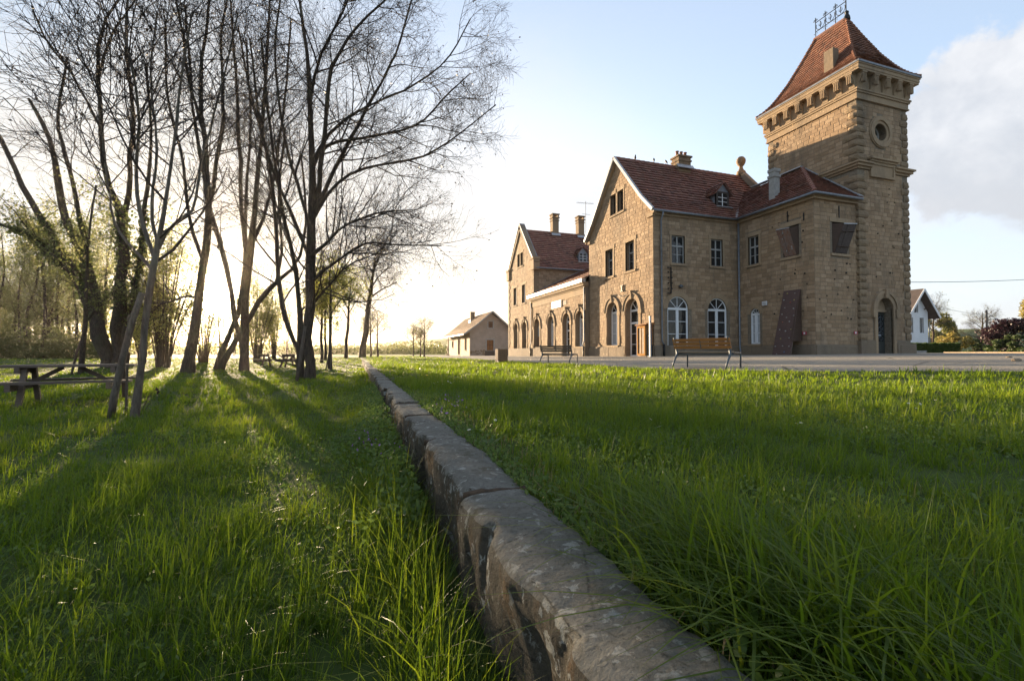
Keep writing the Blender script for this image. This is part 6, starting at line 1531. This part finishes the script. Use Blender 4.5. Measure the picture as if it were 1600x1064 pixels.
# woodland edge far left: a few tree models repeated
rng = np.random.RandomState(77); protos = []
def wood_tree(seed):
    r = random.Random(seed); h = r.uniform(9, 13); S = [([(0, 0, -.4), (r.uniform(-.2, .2), r.uniform(-.2, .2), h * .3), (r.uniform(-.5, .5), r.uniform(-.5, .5), h * .65), (r.uniform(-.9, .9), r.uniform(-.9, .9), h)], [.17, .13, .09, .03])]
    if seed % 2: S.append(([(0.1, 0, -.4), (r.uniform(-.8, .8), r.uniform(-.5, .5), h * .35), (r.uniform(-1.6, 1.6), r.uniform(-.8, .8), h * .8)], [.13, .10, .03]))
    return S
WL = 'thin bare trunk in the woodland edge behind the picnic table'; GRP = 'woodland edge trees at the left'
for s in range(4):
    protos.append(tree('woodland_tree', WL, (0, 0, 0), wood_tree(s), 200 + s, LV(16, 6, 4, 2.6, 1.2, .5, t0=.25), leaves=[dict(n=5000, size=.09, mat='leaf_brush', spread=.3)], K0=9, sides=6, group=GRP))
bare = tree('far_tree', 'faint bare tree at the far side of the lawn below the sun', (0, 0, 0), wood_tree(7), 209, LV(14, 6, 4, 2.6, 1.2, .6, t0=.3), leaves=[dict(n=500, size=.09, mat='leaf_brush', spread=.2)], K0=9, sides=6, group='far trees beyond the lawn'); nb2 = 0
spots = [(px, rng.uniform(46, 66)) for px in list(range(-170, 172, 9))] + [(px, rng.uniform(70, 100)) for px in (200, 232, 262, 300, 345, 366, 420, 446, 470)]
for i, (px, d_) in enumerate(spots):
    far = px > 180; o = (bare if nb2 == 0 else copy_tree(bare)) if far else (protos[i] if i < 4 else copy_tree(protos[rng.randint(4)])); nb2 += far; q = at(px + rng.uniform(-4, 4), 555, d_)
    o.location = (q[0], q[1], float(ground(q[0], q[1]))); o.rotation_euler = (0, 0, rng.uniform(0, 6.28)); s_ = rng.uniform(.75, 1.2); o.scale = (s_, s_, s_)
# undergrowth below it, one mass
c = []
for k in range(300):
    px = rng.uniform(-180, 178); d_ = rng.uniform(44, 56); q = at(px, 555, d_); h = rng.uniform(1.2, 5.0); n = 150
    pts = rng.normal(size=(n, 3)) * [.9, .9, h * .3]; pts[:, 2] = np.abs(pts[:, 2]) + rng.rand(n) * h * .5; c.append(pts + [q[0], q[1], float(ground(q[0], q[1])) - .2])
tag(leaf_obj('undergrowth', np.concatenate(c), .17, 8, 'leaf_brush'), 'dense brown-green undergrowth along the woodland edge', 'undergrowth', kind='stuff')
c = []
for k in range(170):
    px = rng.uniform(190, 700); d_ = rng.uniform(120, 190); q = at(px, 552, d_); h = rng.uniform(1.0, 4.0) * (1.25 if px < 500 else 1.0); n = 150
    pts = rng.normal(size=(n, 3)) * [2.0, 2.0, h * .3]; pts[:, 2] = np.abs(pts[:, 2]) + rng.rand(n) * h * .6; c.append(pts + [q[0], q[1], -.5])
tag(leaf_obj('far_hedgerow', np.concatenate(c), .42, 9, 'leaf_brush'), 'hazy line of bushes across the far fields', 'hedgerow', kind='stuff')

# leafy trees and shrubs at the right
def bush(name, label, px, py, depth, w_px, h_px, n, size, mat, seed, clumps=14, trunk=True, cat='tree', low=.1, group=None):
    q = at(px, py, depth); s = depth / FPX; w_, h_ = w_px * s, h_px * s; r = np.random.RandomState(seed); q[2] = .1 if depth < 120 else -.3
    root = tag(empty(name, tuple(q)), label, cat, group); cs = []
    for k in range(clumps):
        z = low + (1 - low) * r.rand(); rad = (1 - abs(z - .45) * 1.1) * w_ / 2
        a = r.rand() * 6.28; d_ = rad * math.sqrt(r.rand()); cs.append((q[0] + d_ * math.cos(a), q[1] + d_ * math.sin(a), q[2] + h_ * z))
    cs = np.array(cs); i = r.randint(0, clumps, n); dv = norm(r.normal(size=(n, 3))) * (r.rand(n, 1) ** .4) * np.array([w_ * .2, w_ * .2, h_ * .14]) * r.uniform(.6, 1.2, (clumps, 1))[i]
    leaf_obj('crown', cs[i] + dv, size, seed, mat, root)
    m = MB(); top = q + [0, 0, h_ * .6]; m.tube([q - [0, 0, .3], (q + top) / 2, top], [w_ * .035 + .03, w_ * .025 + .02, .02], 7)
    for k in range(0, clumps, 2): m.tube([tuple(q + [0, 0, h_ * .25]), tuple((q + cs[k]) / 2 + [0, 0, h_ * .15]), tuple(cs[k])], [.05, .035, .015], 5)
    m.build('trunk', MATS['bark'], root, smooth=True); return root
bush('leafy_tree', 'olive-green loose tree right behind the white house', 1466, 551, 75, 44, 62, 2600, .22, 'leaf_brush', 301)
bush('leafy_tree', 'slender pale poplar behind the hedge', 1488, 551, 95, 16, 52, 1500, .26, 'leaf_yellow', 302, low=.3)
bush('leafy_tree', 'second slender poplar left of the pale one', 1478, 551, 98, 9, 50, 1000, .26, 'leaf_brush', 303, low=.3)
bush('flowering_shrub', 'yellow-green shrub above the end of the hedge', 1492, 551, 60, 40, 36, 2200, .16, 'leaf_yellow', 304, cat='shrub')
bush('garden_shrub', 'bright green shrub right of the lamp pole', 1562, 551, 62, 48, 26, 2600, .15, 'leaf_hedge', 305, cat='shrub', low=.0)
bush('garden_shrub', 'dark green shrub left of the lamp pole', 1522, 551, 64, 40, 22, 2200, .15, 'leaf_dark', 306, cat='shrub', low=.0)
bush('purple_tree', 'dark purple-leaved tree at the right edge', 1590, 551, 48, 88, 50, 9000, .15, 'leaf_purple', 307, clumps=26, low=.15)
bush('dark_conifer', 'dark green rounded conifer in front of the purple tree', 1576, 551, 46, 36, 34, 3600, .13, 'leaf_dark', 308, clumps=14, low=.05)
bush('dark_conifer', 'dark evergreen shrub at the far right edge', 1606, 552, 44, 44, 30, 3600, .13, 'leaf_dark', 309, clumps=14, low=.05, cat='shrub')
bush('leafy_tree', 'pale tree top rising behind the purple tree', 1606, 551, 90, 30, 78, 1800, .25, 'leaf_yellow', 310, low=.5)
small_tree('bare_garden_tree', 'bare many-branched tree behind the lamp pole', 1535, 552, 488, 34, 4, 311, 500, 'leaf_brush', dep=84, fork=.3, size=.1, lv=LV(12, 8, 5, 2.4, 1.2, .6, t0=.2), twig='twig')
small_tree('bare_garden_tree', 'thin bare tree right beside the white house', 1458, 552, 470, 26, 3.5, 312, 400, 'leaf_brush', dep=72, fork=.4, size=.1, lv=LV(10, 7, 5, 2.2, 1.1, .6, t0=.2), twig='twig')
mb = MB(); q = at(1465, 551, 85); mb.prism([tuple(q + RGT * -3 + [0, 0, -.2]), tuple(q + RGT * 3.2 + [0, 0, -.2]), tuple(q + RGT * 3.2 + [0, 0, 2.2]), tuple(q + RGT * 0 + [0, 0, 3.6]), tuple(q + RGT * -3 + [0, 0, 2.4])], tuple(np.array([.3, .95, 0]) * 5)); 
FH = tag(empty('far_outbuilding', tuple(q)), 'low brown outbuilding between the white house and garden trees', 'building'); mb.build('wall', MATS['brown_side'], FH)
m = MB(); m.bar(tuple(q + RGT * -3.4 + [.7, 2.3, 2.3]), tuple(q + RGT * .1 + [.7, 2.3, 3.75]), 5.6, .14, up=(0, 0, 1)); m.bar(tuple(q + RGT * 3.6 + [.7, 2.3, 2.0]), tuple(q + RGT * -.1 + [.7, 2.3, 3.75]), 5.6, .14, up=(0, 0, 1)); m.build('roof', MATS['roof_far'], FH)
# ---------------------------------------------------------------- grass
def blades(x, y, z, h, w, rng, segs=2, leanmax=.7, wind=(.25, -.15), az=None, lm=(.3, .42)):
    n = len(x); a = rng.uniform(0, 2 * np.pi, n) if az is None else az; ln = np.abs(rng.normal(lm[0], lm[1], n)).clip(0, max(leanmax, 1.3))
    dx = np.cos(a) * ln + wind[0] * .3; dy = np.sin(a) * ln + wind[1] * .3; b_ = a + np.pi / 2 + rng.normal(0, .5, n); wx, wy = np.cos(b_) * w / 2, np.sin(b_) * w / 2
    T = np.linspace(0, 1, segs + 1); V = []; 
    for k, t in enumerate(T):
        px = x + dx * h * t ** 1.9; py = y + dy * h * t ** 1.9; pz = z + h * (t - .32 * ln * t ** 2.2); c = (1 - t) ** .7
        if k < segs: V += [np.stack([px - wx * c, py - wy * c, pz], 1), np.stack([px + wx * c, py + wy * c, pz], 1)]
        else: V.append(np.stack([px, py, pz], 1))
    m = 2 * segs + 1; V = np.stack(V, 1); tr = []
    for k in range(segs - 1): tr += [(2 * k, 2 * k + 1, 2 * k + 3), (2 * k, 2 * k + 3, 2 * k + 2)]
    tr.append((2 * segs - 2, 2 * segs - 1, 2 * segs)); F = (np.arange(n)[:, None, None] * m + np.array(tr)[None]).reshape(-1, 3)
    return V.reshape(-1, 3), F, np.repeat(rng.rand(n), m)
def wedge_points(rng, d0, d1, dens, side):
    """random ground points between two camera distances, inside the view plus a margin"""
    area = (d1 ** 2 - d0 ** 2) / 2 * 2.15; n = int(area * dens); r = np.sqrt(rng.uniform(d0 ** 2, d1 ** 2, n)); a = rng.uniform(-1.08, 1.08, n) + R(YAW)
    x, y = r * np.sin(a), r * np.cos(a) - .25
    if side == 'L': ok = (x < .385) & (y < 52) & (x > -46)
    else: ok = (x > .60) & (x < edge_x(y) + .0) & (y < 70)
    return x[ok], y[ok], r[ok]
def lawn(side, gfun, bands, seed, label):
    rng = np.random.RandomState(seed); Vs, Fs, Ts, o = [], [], [], 0
    for d0, d1, dens, h0, w0, segs, nb in bands:
        # tufts: a centre with nb blades fanning out of it
        cx_, cy_, r = wedge_points(rng, d0, d1, dens / nb, side); n2 = wob(cx_, cy_, 4.5, seed + 2); keep = rng.rand(len(cx_)) < (.75 + .35 * n2).clip(.3, 1); cx_, cy_ = cx_[keep], cy_[keep]
        th = rng.gamma(7, 1 / 7, len(cx_)).clip(.35, 1.9); tc_ = rng.rand(len(cx_)); splay = rng.uniform(.25, 1.15, len(cx_)); rad = .012 + .035 * rng.rand(len(cx_)) * (1 + d0 * .12)
        i = np.repeat(np.arange(len(cx_)), nb); az = rng.uniform(0, 2 * np.pi, len(i)); q = np.sqrt(rng.rand(len(i)))
        x = cx_[i] + np.cos(az) * q * rad[i]; y = cy_[i] + np.sin(az) * q * rad[i]
        ok = (x < .385) if side == 'L' else ((x > .64) & (x < edge_x(y) + .05)); i, az, q, x, y = [k[ok] for k in (i, az, q, x, y)]
        n1 = wob(x, y, 1.5, seed + 1); n3 = wob(x, y, .5, seed + 4); n2 = wob(x, y, 4.5, seed + 2)
        h = h0 * th[i] * (1 + .28 * n1 + .22 * n2 + .16 * n3) * rng.uniform(.45, 1.2, len(x))
        if side == 'L':
            e = np.exp(-((x - .15) / .22) ** 2); h *= 1 + .5 * e * (.5 + .5 * np.sin(y * 2.1 + 1)); h *= 1 - .35 * sstep(14, 30, y)
        else:
            h *= .5 + .5 * sstep(.60, 1.0, x); h *= 1 - .45 * sstep(edge_x(y) - .9, edge_x(y), x) * rng.rand(len(x)); h *= 1 - .25 * sstep(14, 30, y)
        straw = rng.rand(len(x)) < .022; h = np.where(straw, np.minimum(h, .10), h)
        lean = splay[i] * q; V, F, t = blades(x, y, gfun(x, y) - .015, h, w0 * rng.uniform(.55, 1.5, len(x)), rng, segs, az=az + rng.normal(0, .5, len(x)), lm=(lean, .25))
        tb = (.42 * tc_[i] + .42 * rng.rand(len(x)) + .10 * n1 + .08 * n3 + .05).clip(0, .86);  tb = np.where(straw, 1.25, tb)
        Vs.append(V); Fs.append(F + o); Ts.append(np.repeat(tb, 2 * segs + 1)); o += len(V)
    tag(link('grass', mesh_arrays('grass', np.concatenate(Vs), tris=np.concatenate(Fs), tint=np.concatenate(Ts), smooth=True), MATS['grass']), label, 'grass', kind='stuff')
lawn('R', g_plat, [(.35, 2.2, 7200, .118, .0046, 3, 11), (2.2, 5, 3900, .115, .0054, 3, 10), (5, 10, 1450, .112, .0082, 2, 9), (10, 20, 480, .11, .0155, 2, 8), (20, 40, 120, .105, .030, 2, 6), (40, 70, 30, .105, .065, 2, 5)], 31, 'tall fresh green grass on the raised platform right of the kerb')
lawn('L', g_lawn, [(.5, 2.4, 7000, .128, .0046, 3, 11), (2.4, 5, 3900, .122, .0054, 3, 10), (5, 10, 1450, .115, .0082, 2, 9), (10, 20, 500, .11, .0155, 2, 8), (20, 40, 125, .105, .030, 2, 6), (40, 62, 36, .105, .065, 2, 5)], 32, 'lush green lawn grass left of the kerb')
# coarse tussock leaning over the near end of the kerb
rng = np.random.RandomState(5); n = 1100; x = rng.normal(.88, .13, n); y = rng.normal(.80, .26, n); ok = (x > .62) & (y > .1); x, y = x[ok], y[ok]; n = len(x)
V1, F1, t1 = blades(x, y, g_plat(x, y) - .02, rng.uniform(.14, .38, n), rng.uniform(.0055, .012, n), rng, 5, 1.8, az=rng.normal(2.9, .9, n), lm=(.95, .45))
x = rng.normal(.2, .06, 700); y = rng.uniform(.9, 3.2, 700); V2, F2, t2 = blades(x, y, g_lawn(x, y) - .02, rng.uniform(.2, .44, 700), rng.uniform(.004, .008, 700), rng, 4, 1.2, lm=(.5, .4))
tag(link('tussock', mesh_arrays('tussock', np.concatenate([V1, V2]), tris=np.concatenate([F1, F2 + len(V1)]), tint=np.concatenate([t1, t2])), MATS['grass']), 'long coarse grass tufts hanging over both sides of the near kerb', 'grass', kind='stuff')
# dry stalks and litter along the kerb joints, low weeds by the wall
n = 500; x = rng.uniform(.60, .95, n); y = rng.uniform(.4, 4, n); V1, F1, t1 = blades(x, y, g_plat(x, y) + .004, rng.uniform(.03, .12, n), rng.uniform(.002, .004, n), rng, 2, 3.0)
tag(link('dry_grass', mesh_arrays('dry_grass', V1, tris=F1, tint=t1), MATS['dead_grass']), 'dry straw and dead blades lying along the right side of the kerb', 'straw', kind='stuff')
n = 7000; y = rng.uniform(2.2, 9, n); x = .33 - np.abs(rng.normal(0, .22, n)) * (1 + .5 * np.sin(y * 1.7)); c = np.stack([x, y, g_lawn(x, y) + rng.rand(n) * .26 * (1 - .6 * np.abs(x - .33))], 1)
tag(leaf_obj('low_weeds', c, .022, 11, 'weed'), 'low bushy weeds along the left face of the kerb', 'weeds', kind='stuff')
n = 1800; y = rng.uniform(.5, 4.5, n); x = .64 + np.abs(rng.normal(0, .07, n)); c = np.stack([x, y, g_plat(x, y) + .03 + rng.rand(n) * .05], 1)
tag(leaf_obj('clover_patch', c, .016, 12, 'weed'), 'small clover leaves between kerb and platform grass', 'weeds', kind='stuff')
for side, gf, lab, sd in (('R', g_plat, 'small clover and weed leaves low among the platform grass', 41), ('L', g_lawn, 'small clover and weed leaves low among the lawn grass', 42)):
    r2 = np.random.RandomState(sd); x, y, r = wedge_points(r2, .4, 7, 1500, side); k = r2.rand(len(x)) < (.35 + .9 * wob(x, y, 3.0, sd)).clip(0, 1); x, y = x[k], y[k]
    c = np.stack([x, y, gf(x, y) + .01 + r2.rand(len(x)) * .07], 1); tag(leaf_obj('clover', c, .014, sd, 'weed'), lab, 'clover', kind='stuff')
# dock leaves
for i, (px, py, lab) in enumerate(((762, 700, 'broad dock leaf rosette at the kerb near the second joint'), (990, 860, 'broad-leaved weed in the grass beside the near kerb'))):
    q, d_ = on_ground(px, py); root = tag(empty('dock_plant', tuple(q)), lab, 'plant')
    for k in range(7):
        a = k * .9 + rng.uniform(-.2, .2); L = rng.uniform(.07, .13); up_ = rng.uniform(.3, .9); u = np.array([math.cos(a), math.sin(a), up_]); s = np.array([-math.sin(a), math.cos(a), 0]) * .022
        m = MB(); P = [q + u * L * t - [0, 0, .25 * L * t * t] for t in (0, .3, .65, 1)]; wd = (.15, 1, .85, .05); vs = []
        for p_, w2 in zip(P, wd): vs += [tuple(p_ - s * w2), tuple(p_ + s * w2)]
        m.add(vs, [(0, 1, 3, 2), (2, 3, 5, 4), (4, 5, 7, 6)]); m.build('leaf', MATS['weed'], root)
# flowers
def daisy_mesh():
    bm = MB(); 
    for k in range(9):
        a = 2 * math.pi * k / 9; c, s = math.cos(a), math.sin(a); bm.add([(c * .003, s * .003, 0), (c * .011 - s * .003, s * .011 + c * .003, .002), (c * .015, s * .015, .001), (c * .011 + s * .003, s * .011 - c * .003, .002)], [(0, 1, 2, 3)])
    return bm.mesh('petals')
dm_ = daisy_mesh(); dm_.materials.append(MATS['daisy']); m = MB(); m.lathe((0, 0, 0), [(.005, 0), (.004, .003), (0, .004)], 7); de = m.mesh('eye'); de.materials.append(MATS['daisy_eye']); m = MB(); m.tube([(0, 0, -.13), (.004, 0, -.06), (0, 0, 0)], .0012, 4); ds = m.mesh('stem'); ds.materials.append(MATS['weed'])
SP = [(1420, 630), (1438, 631), (1433, 638), (1462, 625), (1470, 643), (1492, 641), (1514, 643), (1531, 642), (1240, 650), (1245, 664), (1252, 663), (1296, 613), (1238, 610), (1017, 656), (1030, 670), (678, 599), (684, 597), (692, 600), (700, 596), (704, 598), (709, 596), (733, 676), (774, 658)]
for px, py in SP:
    q, d_ = on_ground(px, py + 20); z = at(px, py, d_)[2]; root = empty('daisy', (q[0], q[1], max(z, q[2] + .10)))
    k = .85; root.scale = (k, k, k); link('petals', dm_, None, root); link('flower_eye', de, None, root); link('stem', ds, None, root); root.rotation_euler = (R(rng.uniform(-45, 20)), R(rng.uniform(-30, 30)), rng.uniform(0, 6))
    right = px > 1400; mid = 1000 < px < 1400
    tag(root, 'small white daisy in the platform grass in front of the tower' if right else ('small white daisy in the platform grass below the near bench' if mid else 'small white daisy in the grass close to the far kerb'), 'flower', 'daisies below the tower' if right else ('daisies below the bench' if mid else 'daisies near the kerb'))
c = []
for px, py, n in ((575, 690, 16), (580, 705, 18), (610, 715, 10), (572, 700, 10), (702, 632, 9), (720, 640, 9), (690, 645, 8), (595, 625, 8)):
    q, d_ = on_ground(px, py + 12); c.append(q + rng.normal(size=(n, 3)) * [.06, .10, .03] + [0, 0, .13])
tag(leaf_obj('purple_nettles', np.concatenate(c), .017, 13, 'nettle_flower'), 'tiny purple dead-nettle flowers scattered on both sides of the kerb', 'flowers', kind='stuff')
for px, py, lab in ((583, 616, 'small yellow dandelion left of the kerb, nearer of two'), (577, 611, 'small yellow dandelion left of the kerb, farther of two'), (667, 588, 'small yellow dandelion right of the kerb in the platform grass')):
    q, d_ = on_ground(px, py + 8); root = tag(empty('dandelion', (q[0], q[1], q[2] + .12)), lab, 'flower', 'dandelions'); m = MB(); m.lathe((0, 0, 0), [(.006, -.004), (.02, .004), (.014, .014), (0, .018)], 9); m.build('flower_head', MATS['dandelion'], root, local=True)
    m = MB(); m.tube([(0, 0, -.13), (0, 0, 0)], .002, 4); m.build('stem', MATS['weed'], root, local=True)
# ---------------------------------------------------------------- evening haze
hz = MB(); hz.box(-4200, -650, -3.0, 4200, 5100, 27.5); HZ = tag(hz.build('haze', None), kind='stuff')
b = NB('haze_mat'); pv = b.n('ShaderNodeVolumePrincipled'); pv.inputs['Color'].default_value = (.97, .89, .76, 1); pv.inputs['Density'].default_value = .00015; pv.inputs['Anisotropy'].default_value = .82
b.t.links.new(pv.outputs[0], b.out.inputs['Volume']); HZ.data.materials.append(b.m)
